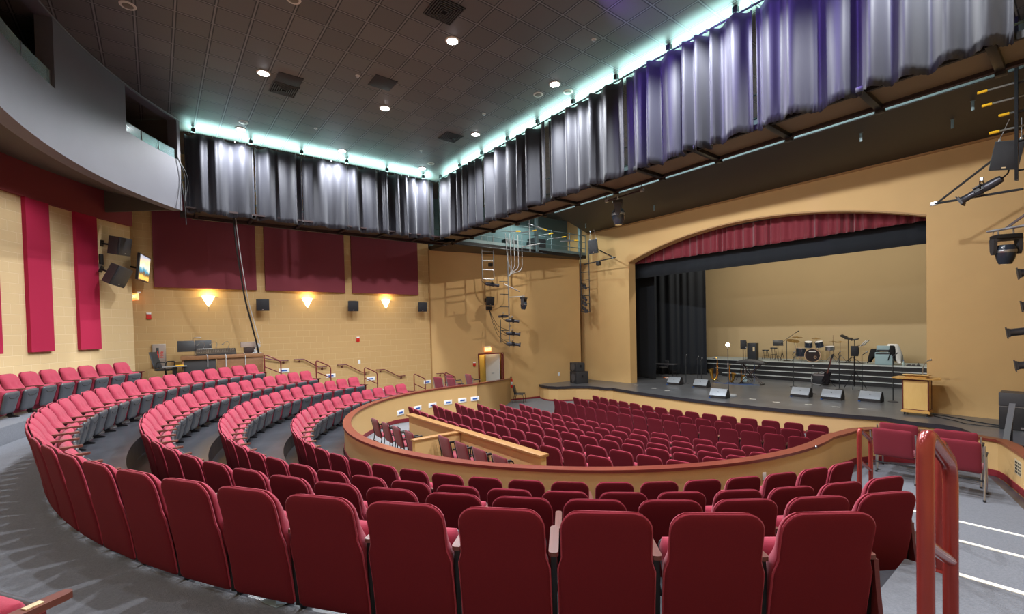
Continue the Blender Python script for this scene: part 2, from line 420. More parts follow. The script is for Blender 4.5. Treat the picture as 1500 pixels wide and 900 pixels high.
# proscenium wall with a segmental arch
AX0, AX1, ZS, ZA = -14.85, -3.38, 5.05, 6.03
half = (AX1-AX0)/2; rise = ZA-ZS; RA = (half*half+rise*rise)/(2*rise)
def archz(x): return ZA-RA+math.sqrt(RA*RA-(x-(AX0+AX1)/2)**2)
Y0, Y1 = 19.2, 19.72
mb = MB()
mb.box(((-19.4+AX0)/2, (Y0+Y1)/2, 3.4), (AX0+19.4, Y1-Y0, 9.2))
mb.box(((2.2+AX1)/2, (Y0+Y1)/2, 3.4), (2.2-AX1, Y1-Y0, 9.2))
N = 48
for i in range(N):
    xa, xb = AX0+(AX1-AX0)*i/N, AX0+(AX1-AX0)*(i+1)/N; za, zb = archz(xa), archz(xb)
    mb.add([(xa, Y0, za), (xb, Y0, zb), (xb, Y0, 8), (xa, Y0, 8), (xa, Y1, za), (xb, Y1, zb), (xb, Y1, 8), (xa, Y1, 8)],
           [(0, 1, 2, 3), (4, 7, 6, 5), (0, 4, 5, 1), (3, 2, 6, 7)])
struct(mb.build('wall_front', 'tan_plaster', smooth=30))
at = [(AX0+(AX1-AX0)*i/N, archz(AX0+(AX1-AX0)*i/N)) for i in range(N+1)]
mb = MB()
for (xa, za), (xb, zb) in zip(at, at[1:]):
    mb.add([(xa, 19.17, za-.02), (xb, 19.17, zb-.02), (xb, 19.17, zb+.035), (xa, 19.17, za+.035), (xa, 19.22, za-.02), (xb, 19.22, zb-.02), (xb, 19.22, zb+.035), (xa, 19.22, za+.035)],
           [(0, 1, 2, 3), (0, 4, 5, 1), (3, 2, 6, 7), (4, 7, 6, 5)])
struct(mb.build('trim_arch', 'tan_dark', smooth=30))
# stage house shell
struct(MB().box((-9.4, 29.75, 4), (24.5, .2, 10.6)).build('wall_stage_back', 'black_paint', smooth=0))
struct(MB().box((-21.1, 24.7, 4), (.2, 10.2, 10.6)).build('wall_stage_left', 'black_paint', smooth=0))
struct(MB().box((2.2, 24.7, 4), (.2, 10.2, 10.6)).build('wall_stage_right', 'black_paint', smooth=0))
struct(MB().box((-9.4, 24.7, 9.2), (24.5, 10.2, .2)).build('ceiling_stage', 'black_paint', smooth=0))
struct(MB().box((-9.09, 19.75, 7.3), (23, .08, 2.6)).build('wall_stage_header', 'black_paint', smooth=0))

# left side wall (block), its smooth forward part with the exit doorway, gallery wall above
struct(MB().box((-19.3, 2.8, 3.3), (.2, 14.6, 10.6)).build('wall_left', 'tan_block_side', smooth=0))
A, B = Vector((-19.2, 10.13)), Vector((-17.75, 18.6)); D = (B-A); L = D.length; D.normalize(); NRM = Vector((-D.y, D.x))   # NRM points into the wall
def w2(t, off=0): p = A + D*t - NRM*off; return (p.x, p.y)
def w2poly(t0, t1): return [w2(t0), w2(t1), w2(t1, -.16), w2(t0, -.16)]
TD0, TD1 = 2.42, 3.7
mb = MB().prism(w2poly(0, TD0), -2, 5.6).prism(w2poly(TD1, L), -2, 5.6).prism(w2poly(TD0, TD1), .55, 5.6).prism(w2poly(TD0, TD1), -2, -1.45)
struct(mb.build('wall_left_front', 'tan_plaster', smooth=0))
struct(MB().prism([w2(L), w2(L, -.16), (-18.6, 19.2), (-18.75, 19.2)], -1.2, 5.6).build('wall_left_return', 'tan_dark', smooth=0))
struct(MB().box((-19.24, 10.11, 2.2), (.16, .05, 6.8)).build('trim_left', 'tan_dark', smooth=0))
struct(MB().prism([(-19.24, 10.2), (-19.24, 19.2), (-19.4, 19.2), (-19.4, 10.2)], 5.6, 8).build('wall_gallery', 'teal_lit_paint', smooth=0))  # teal light on the wall is part of its colour
struct(MB().prism([w2(TD1, .02), w2(L, .02), w2(L, 0), w2(TD1, 0)], -1.92, -1.8).build('baseboard_left', 'baseboard_red', smooth=0))
# corridor seen through the doorway
mb = MB().prism([w2(TD0-.3, -.9), w2(TD1+.6, -.9), w2(TD1+.6, -1.0), w2(TD0-.3, -1.0)], -1.5, 1.2)
struct(mb.build('wall_corridor', 'door_yellow', smooth=0))
struct(MB().prism([w2(TD0-.3, -.16), w2(TD1+.6, -.16), w2(TD1+.6, -1), w2(TD0-.3, -1)], -1.55, -1.45).build('floor', 'orchestra_carpet', smooth=0))
d = MB()
for t0, t1, z0, z1 in ((TD0-.06, TD0, -1.45, .61), (TD1, TD1+.06, -1.45, .61), (TD0-.06, TD1+.06, .55, .61)):
    d.prism([w2(t0, .03), w2(t1, .03), w2(t1, -.18), w2(t0, -.18)], z0, z1)
door = struct(d.build('door_1', 'frame_red', smooth=0))
lf = MB().prism([w2(TD1-.05, -.2), w2(TD1-.02, -.85), w2(TD1-.52, -.85), w2(TD1-.55, -.82)], -1.44, .53).build('door_leaf', 'door_white', door, smooth=0)
MB().tube([(*w2(TD1-.35, -.55), -.45), (*w2(TD1-.35, -.48), -.45), (*w2(TD1-.25, -.46), -.45)], .014).build('door_handle', 'steel', lf)

# curved rear wall, maroon band, sloped soffit, curved fascia with control-booth windows
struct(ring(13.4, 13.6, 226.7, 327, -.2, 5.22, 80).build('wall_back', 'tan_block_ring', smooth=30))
struct(ring(13.3, 13.6, 226.7, 327, 5.2, 6.15, 80).build('wall_back_band', 'maroon_band', smooth=30))
struct(ring(11.1, 13.5, 230.2, 312, (5.4, 6.08), (5.46, 6.14), 70).build('ceiling_balcony', 'soffit_brown', smooth=30))
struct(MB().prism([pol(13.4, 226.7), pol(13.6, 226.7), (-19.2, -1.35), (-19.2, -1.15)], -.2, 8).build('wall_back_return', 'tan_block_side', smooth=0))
F0, F1 = 11.07, 11.34
for a0, a1, z0, z1, n in ((230.2, 230.75, 5.4, 7.985, 2), (230.75, 240.4, 5.4, 6.82, 14), (230.75, 240.4, 7.93, 7.985, 14), (240.4, 253.1, 5.4, 7.985, 18), (253.1, 268, 5.4, 6.6, 20), (253.1, 268, 7.95, 7.985, 20), (268, 312, 5.4, 7.985, 50)):
    struct(ring(F0, F1, a0, a1, z0, z1, n).build('wall_balcony', 'fascia_grey', smooth=30))
struct(ring(F0-.012, F0+.01, 230.2, 312, 7.955, 7.985, 80).build('trim_balcony', 'pipe_grey', smooth=30))
struct(ring(F1, 13.5, 230.2, 230.5, 5.42, 7.985, 2).build('wall_balcony_end', 'soffit_brown', smooth=0))
struct(ring(12.6, 12.7, 230.5, 312, 5.9, 7.985, 60).build('wall_booth', 'void_black', smooth=30))
struct(ring(F1, 12.6, 230.5, 312, 6.15, 6.18, 60).build('floor_booth', 'void_black', smooth=30))
for n, (a0, a1, z0, z1) in enumerate(((253.25, 267.9, 6.6, 6.93), (230.85, 240.3, 6.82, 7.1))):
    w = struct(ring(F0+.06, F0+.075, a0, a1, z0, z1, 24).build('window_%d' % (n+1), 'glass_teal', smooth=30))
    m2 = MB()
    for a in [a0+(a1-a0)*i/3 for i in range(4)]:
        x, y = pol(F0+.067, a); m2.box((x, y, (z0+z1)/2), (.03, .03, z1-z0))
    m2.build('window_mullion', 'steel', w)
# unseen closing walls
struct(MB().box((2.3, 7.4, 3), (.2, 24.6, 10.4)).build('wall_right', 'tan_plaster', smooth=0))
struct(MB().box((-9, -4.6, 3), (22.6, .2, 10.4)).build('wall_rear', 'tan_plaster', smooth=0))
struct(MB().box((-19.3, 16.5, 7), (.2, 6, 2.4)).build('wall_left_upper', 'teal_lit_paint', smooth=0))
# ================================================================ SEATS
def pillow(zb, zt, wf, yc, front, back, nu=20, nv=20, tuft=None, ebx=7):
    us = [math.sin(PI/2*(-1+2*i/nu)) for i in range(nu+1)]
    vs_ = [.5+.5*math.sin(PI/2*(-1+2*j/nv)) for j in range(nv+1)]
    V = []; F = []
    for side in (1, -1):
        n0 = len(V)
        for v in vs_:
            z = zb+(zt-zb)*v; w = wf(z)
            for u in us:
                e = math.sqrt(max(0, 1-abs(u)**ebx))*math.sqrt(max(0, 1-abs(2*v-1)**ebx))
                x = u*w
                y = yc(z) + ((front(z) if callable(front) else front) if side > 0 else -back)*e
                if tuft and side > 0: y += tuft(x, z)*e
                V.append((x, y, z))
        for j in range(nv):
            for i in range(nu): 
                a = n0+j*(nu+1)+i; F.append((a, a+1, a+nu+2, a+nu+1))
    return MB().add(V, F)
ZT, ZB = .83, .05
def wback(z):
    t = max(0, min(1, (.555-z)/.07)); w = .236 + .021*t*t*(3-2*t)
    r = .1
    if z > ZT-r: w += -r + math.sqrt(max(0, r*r-(z-(ZT-r))**2))
    if z < ZB+.03: w += -.03 + math.sqrt(max(0, .03**2-(ZB+.03-z)**2))
    return w
def ycen(z):
    h = ZT-z
    return .03 + .25*min(h, .36) + (.13*(h-.36) if h > .36 else 0) - .012*math.exp(-((h-.36)/.12)**2)
def cfront(z):
    t = max(0, min(1, (.78-z)/.34)); t2 = max(0, min(1, (.42-z)/.25))
    return .052 + .075*t - .09*t2
def tuft(x, z):
    t = 0
    for bx in (-.085, .085): t -= .028*math.exp(-((x-bx)**2+(z-.62)**2)/.0009)
    t -= .010*math.exp(-((z-.62)/.018)**2)
    t += .02*math.exp(-((z-.5)/.1)**2)
    return t
mb_back = pillow(ZB+.01, ZT-.004, lambda z: wback(z)-.006, lambda z: ycen(z)+.014, cfront, .010, tuft=tuft)
mb_panel = pillow(ZB, ZT, wback, lambda z: ycen(z)-.012, .012, .022, ebx=14)
# tipped-up pan: local frame (x, across; s up the pan; n outwards), hinge low
PA = Vector((0, .30, .12)); PS = Vector((0, .10, .40)).normalized(); PN = Vector((0, PS.z, -PS.y))
def pan(mb):
    out = []
    for v in mb.v:
        p = PA + PS*v[2] + PN*v[1]; out.append((v[0], p.y, p.z))
    mb.v = out; return mb
def wshell(z):
    w = .178 + .037*min(1, max(0, z/.42))
    r = .05
    if z > .42-r: w += -r+math.sqrt(max(0, r*r-(z-(.42-r))**2))
    if z < r: w += -r+math.sqrt(max(0, r*r-(r-z)**2))
    return w
mb_shell = pan(pillow(0, .42, wshell, lambda z: .015, .04, .02, ebx=9, nu=14, nv=14))
mb_cush = pan(pillow(.02, .435, lambda z: wshell(min(z, .40))+.004 if z < .40 else wshell(.40)+.004-.3*(z-.40), lambda z: -.04, .05, .075, nu=14, nv=14))
hr = [(-.13, .0515, .345), (-.12, .0515, .325), (-.07, .0525, .305), (0, .053, .299), (.07, .0525, .305), (.12, .0515, .325), (.13, .0515, .345)]
mb_rec = pan(MB().tube(hr, .0085, 6))
HX = .2825
def arm(sx):
    pts = [(-.02, -.015), (0, -.02), (.02, -.015), (.027, 0), (.027, .34), (.02, .365), (0, .374), (-.02, .365), (-.027, .34), (-.027, 0)]
    mb = MB().prism([(sx*HX+a, b+.135-.1*b) for a, b in pts], .535, .559)
    return mb
def standard(sx):
    x = sx*HX
    mb = MB().prism([(.2, 0), (.36, 0), (.36, .02), (.27, .05), (.24, .3), (.22, .48), (.26, .535), (.14, .535), (.13, .45), (.16, .05), (.2, .02)], x-.016, x+.016, 'x')
    mb.lathe([(.035, -.03), (.035, .03)], 12, 'x', (x, .2, .33))
    return mb
def endpanel(sx):
    x = sx*(HX+.022)
    return MB().prism([(.1, .03), (.34, .03), (.36, .3), (.38, .535), (.12, .535), (.11, .4), (.09, .25)], x-.012, x+.012, 'x')

def outline(k=.0, dy=-.012):
    P = []; zs = [ZB+.03+(ZT-ZB-.03)*i/22 for i in range(23)]
    top = [(ZT-.1+.1*math.sin(PI/2*i/7)) for i in range(8)]
    zs = [z for z in zs if z < ZT-.1]+top
    for z in zs: P.append((-(wback(min(z, ZT-1e-4))-.002), ycen(z)+dy, z-.004))
    for z in zs[::-1]: P.append((wback(min(z, ZT-1e-4))-.002, ycen(z)+dy, z-.004))
    return P
seat0 = thing('theatre_seat', 'red theatre seat', 'seat', group='red theatre seats')
mb_back.build('backrest', 'seat_fabric', seat0, smooth=60)
bp_ = mb_panel.build('back_panel', 'shaded_back_fabric', seat0, smooth=60); bp_['label'] = 'red outer back panel with painted-in shade and piped edge'
MB().tube(outline(), .0075, 5).build('piping', 'seat_fabric', bp_, smooth=60)
mb_cush.build('seat_cushion', 'seat_fabric', seat0, smooth=60)
sh_ = mb_shell.build('seat_shell', 'seat_plastic', seat0, smooth=60); sh_['label'] = 'dark grey plastic underside of the tipped-up seat'
mb_rec.build('handle_recess', 'black_plastic', sh_)
arm(-1).build('armrest', 'arm_wood', seat0, smooth=30)
standard(-1).build('standard', 'black_metal', seat0, smooth=30)
AR, ST, EL, ER = (arm(1), standard(1), endpanel(-1), endpanel(1))
arR = AR.build('armrest', 'arm_wood', None, smooth=30).data
stR = ST.build('standard', 'black_metal', None, smooth=30).data
epL = EL.build('end_panel', 'mahogany', None, smooth=30).data
epR = ER.build('end_panel', 'mahogany', None, smooth=30).data
plt = MB().rbox((HX, .36, .561), (.028, .05, .004), .001).build('number_plate', 'plate_brass', None).data
for me in (arR, stR, epL, epR, plt):
    for o in [o for o in bpy.data.objects if o.data == me]: bpy.data.objects.remove(o)
def child(root, name, me):
    o = bpy.data.objects.new(name, me); COL.objects.link(o); o.parent = root; return o
first = [True]
def place_seat(x, y, z, face, label, left_end=False, right_end=False, plate=False):
    s = seat0 if first[0] else copy_tree(seat0)
    s.location = (x, y, z); s.rotation_euler = (0, 0, face-PI/2); s['label'] = label
    if not first[0] or True:
        ends.append((s, left_end, right_end, plate))
    first[0] = False
    return s
ends = []
UP = [('rear row against the block wall', 12.34, .30, [234.4+2.6233*k for k in range(8)], False),
      ('outermost curved row', 10.55, 0, [220.4+101.2*k/33 for k in range(34)], True),
      ('second curved row', 9.47, -.34, [213.3+115.8*k/34 for k in range(35)], True),
      ('third curved row', 8.42, -.66, [205.7+131.4*k/34 for k in range(35)], True),
      ('innermost curved row', 7.18, -.98, [197.5+147.9*k/33 for k in range(34)], True)]
for nm, r, z, angs, full in UP:
    n = len(angs)
    for i, a in enumerate(angs):
        x, y = pol(r, a)
        if full: lab = 'red theatre seat, %s from the right end of the %s' % (nth(n-i), nm)
        else: lab = 'red theatre seat, %s from the right end of the %s under red panels' % (nth(i+1), 'rear row')
        place_seat(x, y, z, math.radians(a+180), lab, i == 0, full and i == n-1)
x, y = pol(12.1, 303.95)
place_seat(x, y, .306, math.radians(303.95+180), 'red seat at the photo\'s bottom left corner with mahogany armrest', False, True, True)
# orchestra: straight-ish arcs facing the stage
KNZ = [-1.9, -1.9, -1.88, -1.82, -1.72, -1.6, -1.47, -1.35, -1.22]
ORC = [(13.8, -12.92, -4.82, 15), (12.87, -13.15, -4.56, 16), (11.9, -13.3, -4.6, 17), (10.08, -13.1, -4.3, 17), (9.2, -13.1, -4.3, 17), (8.25, -13.1, -4.3, 17), (7.4, -13.1, -4.3, 17), (6.45, -12.75, -4.4, 16), (5.48, -12.2, -5.2, 14)]
for j, (yf, xa, xb, n) in enumerate(ORC):
    r = OY-yf; a0 = math.asin((xa-OX)/r); a1 = math.asin((xb-OX)/r)
    nm = 'front orchestra row nearest the stage' if j == 0 else '%s orchestra row from the stage' % nth(j+1)
    for i in range(n):
        a = a0+(a1-a0)*i/(n-1); x, y = OX+r*math.sin(a), OY-r*math.cos(a)
        if math.hypot(x-CX, y-CY) > 5.72 and y < 9.6: continue
        z = KNZ[j]
        place_seat(x, y, z, math.atan2(OY-y, OX-x), 'red theatre seat, %s from the left in the %s' % (nth(i+1), nm), i == 0, i == n-1)
for s, le, re_, pl in ends:
    if le: child(s, 'end_panel', epL)
    if re_:
        child(s, 'armrest', arR); child(s, 'standard', stR); child(s, 'end_panel', epR)
    if pl: child(s, 'number_plate', plt)
# ================================================================ FITTINGS ON WALLS AND CEILING
def rb(r, a, z): return (*pol(r, a), z)
def ringpanel(name, label, a0, a1, r0, r1, z0, z1, m, cat, group):
    o = ring(r0, r1, a0, a1, z0, z1, 12).build(name, m, smooth=20); return tag(o, label, cat, group)
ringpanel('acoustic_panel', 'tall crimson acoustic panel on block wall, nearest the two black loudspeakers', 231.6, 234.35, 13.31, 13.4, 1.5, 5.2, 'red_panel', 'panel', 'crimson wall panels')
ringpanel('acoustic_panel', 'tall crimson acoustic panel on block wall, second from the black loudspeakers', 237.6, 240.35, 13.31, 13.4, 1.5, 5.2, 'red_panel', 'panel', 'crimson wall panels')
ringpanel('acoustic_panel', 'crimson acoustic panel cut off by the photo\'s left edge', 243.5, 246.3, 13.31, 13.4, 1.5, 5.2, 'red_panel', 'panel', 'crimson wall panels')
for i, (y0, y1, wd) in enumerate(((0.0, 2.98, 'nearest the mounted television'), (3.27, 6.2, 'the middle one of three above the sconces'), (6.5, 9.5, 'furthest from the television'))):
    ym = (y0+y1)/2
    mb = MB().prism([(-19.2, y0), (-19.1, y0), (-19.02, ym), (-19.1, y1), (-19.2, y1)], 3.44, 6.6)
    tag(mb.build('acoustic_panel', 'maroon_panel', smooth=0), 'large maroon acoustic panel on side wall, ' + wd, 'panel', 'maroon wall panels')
# sconces
for y, wd in ((1.48, 'nearest the sound desk'), (4.74, 'the middle one of three'), (7.97, 'furthest from the sound desk')):
    t = thing('wall_sconce', 'lit cone shaped wall sconce below maroon panels, ' + wd, 'lamp', (-19.2, y, 3.0), 0, 'wall sconces')
    mb = MB(); n = 14
    prof = [(.02, -.17), (.08, -.06), (.15, .08), (.2, .18)]
    vs = []; fs = []
    for r_, h in prof:
        for k in range(n+1):
            a = -PI/2+PI*k/n; vs.append((r_*.75*math.cos(a)+.005, r_*math.sin(a), h))
    for i in range(len(prof)-1):
        for k in range(n): fs.append((i*(n+1)+k, i*(n+1)+k+1, (i+1)*(n+1)+k+1, (i+1)*(n+1)+k))
    mb.add(vs, fs); mb.build('glass_shade', 'sconce_glass', t, smooth=60)
    MB().rbox((.008, 0, -.02), (.016, .1, .2), .005).build('wall_plate', 'light_trim', t)
    MB().sphere((.035, 0, -.185), .022, 8, 6).build('finial', 'light_trim', t)
def wall_speaker(label, loc, rot, w=.42, h=.42, d=.28, group='wall loudspeakers', side=.6):
    t = thing('wall_loudspeaker', label, 'loudspeaker', loc, rot=rot, group=group)     # faces local +x
    MB().prism([(0, -w*side/2), (d*.8, -w/2), (d*.8, w/2), (0, w*side/2)], -h/2, h/2).build('cabinet', 'speaker_case', t, smooth=0)
    MB().rbox((d*.87, 0, 0), (d*.14, w*.98, h*.98), .015).build('grille', 'speaker_grille', t)
    MB().box((d*.945, 0, -h*.38), (.008, .05, .02)).build('badge', 'steel', t, smooth=0)
    MB().tube([(-.22, 0, 0), (-.1, 0, 0), (.02, 0, 0)], .025).rbox((-.23, 0, 0), (.02, .12, .18), .004).build('bracket', 'black_metal', t)
    return t
for y, wd in ((3.13, 'between first and second sconce'), (6.42, 'between second and third sconce'), (9.53, 'right of the last sconce')):
    wall_speaker('small square black loudspeaker on the block wall, ' + wd, (-18.96, y, 2.9), (0, math.radians(8), math.radians(-8)))
wall_speaker('small black loudspeaker on smooth wall left of the lighting boom', (*w2(2.85, .28), 3.2), (0, math.radians(10), math.radians(-5)))
wall_speaker('upper of two large black loudspeakers on the block wall', rb(12.95, 231.5, 4.43), (math.radians(4), math.radians(10), math.radians(62)), .5, .5, .4, 'rear wall loudspeakers', .5)
wall_speaker('lower of two large black loudspeakers, tilted steeply down', rb(12.95, 231.9, 3.64), (math.radians(-8), math.radians(24), math.radians(56)), .52, .56, .4, 'rear wall loudspeakers', .45)
o = MB().rbox(rb(13.38, 230.9, 4.05), (.06, .1, .3), .008, (0, 0, math.radians(50))).build('junction_box', 'black_plastic'); tag(o, 'small black box on block wall between the two large loudspeakers', 'box')
o = MB().rbox(rb(13.38, 231.2, 3.8), (.05, .16, .22), .006, (0, 0, math.radians(50))).build('outlet_box', 'cabinet_frame'); tag(o, 'grey outlet box on block wall beside the lower loudspeaker', 'box')
# television with landscape picture
m = mat('tv_picture', (.5, .5, .5), .4); nt = m.node_tree; b = nt.nodes['Principled BSDF']
tc = nt.nodes.new('ShaderNodeTexCoord'); sp_ = nt.nodes.new('ShaderNodeSeparateXYZ'); nt.links.new(tc.outputs['Generated'], sp_.inputs[0])
no = nt.nodes.new('ShaderNodeTexNoise'); no.inputs['Scale'].default_value = 4; no.inputs['Detail'].default_value = 5; nt.links.new(tc.outputs['Generated'], no.inputs['Vector'])
hgt = mathn(nt, 'ADD', sp_.outputs[2], mathn(nt, 'MULTIPLY', mathn(nt, 'SUBTRACT', no.outputs['Fac'], .5), .5))
rp = nt.nodes.new('ShaderNodeValToRGB'); el = rp.color_ramp.elements
el[0].position = .12; el[0].color = (.75, .45, .1, 1); el[1].position = .95; el[1].color = (.35, .38, .5, 1)
for ps, c in ((.25, (.12, .07, .03, 1)), (.4, (.05, .25, .38, 1)), (.55, (.75, .72, .55, 1)), (.75, (.8, .62, .35, 1))):
    e_ = el.new(ps); e_.color = c
nt.links.new(hgt, rp.inputs[0]); nt.links.new(rp.outputs[0], b.inputs['Base Color']); nt.links.new(rp.outputs[0], b.inputs['Emission Color']); b.inputs['Emission Strength'].default_value = 1.1
t = thing('television', 'wall mounted television showing a sunset sky, at the corner', 'television', (-18.25, -.26, 3.94), rot=(0, math.radians(6), math.radians(78)))
MB().rbox((0, 0, 0), (.07, 1.1, .8), .01).build('casing', 'black_plastic', t)
MB().rbox((.036, 0, 0), (.012, 1.09, .79), .004).build('bezel', 'steel', t)
MB().box((.045, 0, 0), (.006, 1.03, .73)).build('screen', m, t, smooth=0)
MB().tube([(-.04, 0, 0), (-.2, .1, 0), (-.32, -.05, 0)], .03).rbox((-.05, 0, 0), (.03, .3, .3), .005).build('wall_arm', 'black_metal', t)
# exit signs
def exit_sign(label, M, two=False):
    t = thing('exit_sign', label, 'sign', group='exit signs'); t.matrix_world = M        # faces local +x, text along +y
    MB().rbox((0, 0, 0), (.05, .36, .22), .006).build('housing', 'exit_face', t)
    text_mesh('lettering', 'EXIT', .15, 'exit_letters', t, Matrix(((0, 0, 1, .027), (1, 0, 0, 0), (0, 1, 0, 0), (0, 0, 0, 1))))
    MB().rbox((-.04, 0, .13), (.1, .3, .05), .006).build('mount', 'paper_white', t)
a_ = math.atan2(-NRM.y, -NRM.x)
exit_sign('orange lit EXIT sign above the doorway', Matrix.Translation((*w2(2.88, .06), .8)) @ Matrix.Rotation(a_, 4, 'Z'))
exit_sign('orange lit EXIT sign edge-on below the television', Matrix.Translation((-18.95, -.5, 3.1)) @ Matrix.Rotation(math.radians(-62), 4, 'Z'))
def wallplate(name, label, cat, loc, d, m, group=None, rz=0):
    return tag(MB().rbox((0, 0, 0), d, .006).build(name, m, None, loc=loc, rot=(0, 0, rz)), label, cat, group)
def alarm(label, loc, rz):
    t = thing('fire_alarm', label, 'fire alarm', loc, rz, 'red fire alarms')
    MB().rbox((.02, 0, -.02), (.05, .13, .16), .008).build('body', 'alarm_red', t); MB().rbox((.025, 0, .085), (.055, .12, .05), .006).build('strobe', 'sign_white', t)
alarm('red fire alarm on block wall above the fire cabinet', (-19.2, -.17, 2.49), 0)
alarm('red fire alarm on block wall above the white switch', (-19.2, 6.69, 1.5), 0)
alarm('red fire alarm left of the exit doorway', (*w2(2.15), .1), a_)
wallplate('light_switch', 'white switch plate on block wall beneath a red fire alarm', 'switch', (-19.19, 6.72, .56), (.02, .11, .17), 'sign_white')
def aisle_sign(label, loc, rz, tilt=0):
    t = thing('aisle_sign', label, 'sign', loc, group='white aisle light signs', rot=(0, tilt, rz))
    MB().rbox((.01, 0, 0), (.02, .36, .16), .004).build('plate', 'sign_white', t); MB().rbox((.022, 0, -.005), (.008, .2, .055), .002).build('blue_window', 'sign_blue', t)
for y, z, wd in ((3.83, .4, 'below first wall handrail'), (5.55, .06, 'below second wall handrail'), (7.2, -.2, 'below third wall handrail'), (9.87, -.58, 'by the wall joint')):
    aisle_sign('white plate with blue window on block wall, ' + wd, (-19.2, y, z), 0)
for i, a in enumerate((209.0, 200.5, 193.5, 186.5, 180.2, 174.8)):
    x, y = pol(5.945, a); aisle_sign('white and blue sign plate inside the parapet, %s from the doorway end' % nth(6-i), (x, y, -.9), math.radians(a+180))
# fire extinguisher cabinet
t = thing('extinguisher_cabinet', 'framed fire extinguisher cabinet on block wall beside the office chair', 'cabinet', (-19.2, .06, 1.19))
MB().rbox((.05, 0, 0), (.1, .36, .74), .01).build('frame', 'cabinet_frame', t); MB().rbox((.1, 0, 0), (.014, .3, .68), .004).build('door_panel', 'cabinet_panel', t)
MB().rbox((.108, -.04, 0), (.008, .07, .5), .003).build('window', 'black_plastic', t)
MB().lathe([(.005, -.2), (.03, -.18), (.03, .06), (.01, .1), (.012, .16)], 10, 'z', (.116, -.04, -.02)).build('extinguisher', 'extinguisher_red', t)
text_mesh('lettering', 'FIRE', .13, 'extinguisher_red', t, Matrix(((0, 0, 1, .109), (0, -1, 0, .07), (1, 0, 0, 0.02), (0, 0, 0, 1))))
# handrails
def pipe_round(pts, r=.1, k=5):
    pts = [Vector(p) for p in pts]; out = [pts[0]]
    for i in range(1, len(pts)-1):
        a, b, c = pts[i-1], pts[i], pts[i+1]; d1 = (a-b).normalized(); d2 = (c-b).normalized()
        rr = min(r, (a-b).length/2.1, (c-b).length/2.1); p, q = b+d1*rr, b+d2*rr
        for s in range(k+1):
            u_ = s/k; out.append(p*(1-u_)**2 + b*2*u_*(1-u_) + q*u_**2)
    return out+[pts[-1]]
for (y0, y1, y2, z0, z1, wd) in ((2.3, 2.55, 3.65, 1.08, .79, 'behind the highest stair rail'), (4.2, 4.52, 5.05, .8, .45, 'second from the sound desk'), (5.82, 6.15, 6.8, .48, .1, 'third from the sound desk'), (7.45, 7.78, 8.42, .16, -.19, 'fourth, nearest the wall joint'), (10.3, 10.6, 10.9, -.22, -.42, 'past the joint, left of the doorway')):
    off = -19.1 if y0 < 10 else -18.98
    t = thing('wall_handrail', 'dark maroon wall handrail on left wall, ' + wd, 'handrail', (off, y0, z0), group='wall handrails')
    P = [(-.09, 0, 0), (0, 0, 0), (0, y1-y0, 0), (0, y2-y0, z1-z0), (0, y2-y0+.32, z1-z0), (-.09, y2-y0+.32, z1-z0)]
    MB().tube(pipe_round(P, .05), .021, 8).build('rail', 'rail_maroon', t)
    for yy, zz in ((.18, 0), (y2-y0+.16, z1-z0)):
        MB().tube([(0, yy, zz-.02), (0, yy, zz-.07), (-.09, yy, zz-.09)], .012, 6).rbox((-.095, yy, zz-.09), (.012, .07, .07), .003).build('bracket', 'rail_maroon', t)
def stair_rail(label, x, ya, yb, za, zb, fa, fb, r=.0265, mid=True, m='rail_red'):
    t = thing('stair_rail', label, 'handrail', (x, ya, fa), group='red stair rails')
    zt, zu = za-fa, zb-fa; l = yb-ya
    top = pipe_round([(0, 0, 0), (0, 0, zt), (0, l, zu), (0, l, fb-fa)], .09, 6)
    MB().tube(top, r, 14).build('frame', m, t, smooth=60)
    MB().tube([(0, 0, zt-.42), (0, l, zu-.42)], r*.85, 12).build('middle_bar', m, t, smooth=60)
    for yy, zz in ((0, 0), (l, fb-fa)): MB().lathe([(.055, 0), (.055, .008), (.03, .014)], 14, 'z', (0, yy, zz)).build('foot_plate', m, t)
stair_rail('thick red stair rail close to the camera at the right', -.40, 2.24, 2.70, 1.385, 1.165, .006, .006)
stair_rail('red stair rail standing just behind the nearest rail', -.70, 4.36, 4.82, .94, .70, .004, -.33)
stair_rail('red stair rail seen between nearest rail and innermost row', -1.0, 5.95, 6.42, .6, .36, -.336, -.66)
stair_rail('slim red stair rail in front of the landing armchairs', -1.93, 7.18, 7.66, .40, .17, -.66, -.98)
for ya, za, f0, f1, wd in ((2.85, 1.13, .3, .0, 'at the highest step beside the sound desk'), (4.5, .83, 0, -.34, 'second down from the sound desk'), (6.25, .46, -.34, -.66, 'third down from the sound desk'), (8.3, .05, -.66, -.98, 'lowest, left of the wall joint'), (9.75, .0, -.98, -1.45, 'by the landing chairs near the doorway')):
    stair_rail('red stair rail at left wall steps, ' + wd, -17.3, ya, ya+.5, za, za-.26, f0 if f0 != .3 else .305, f1 if ya < 9 else -.98, .021, m='rail_maroon')
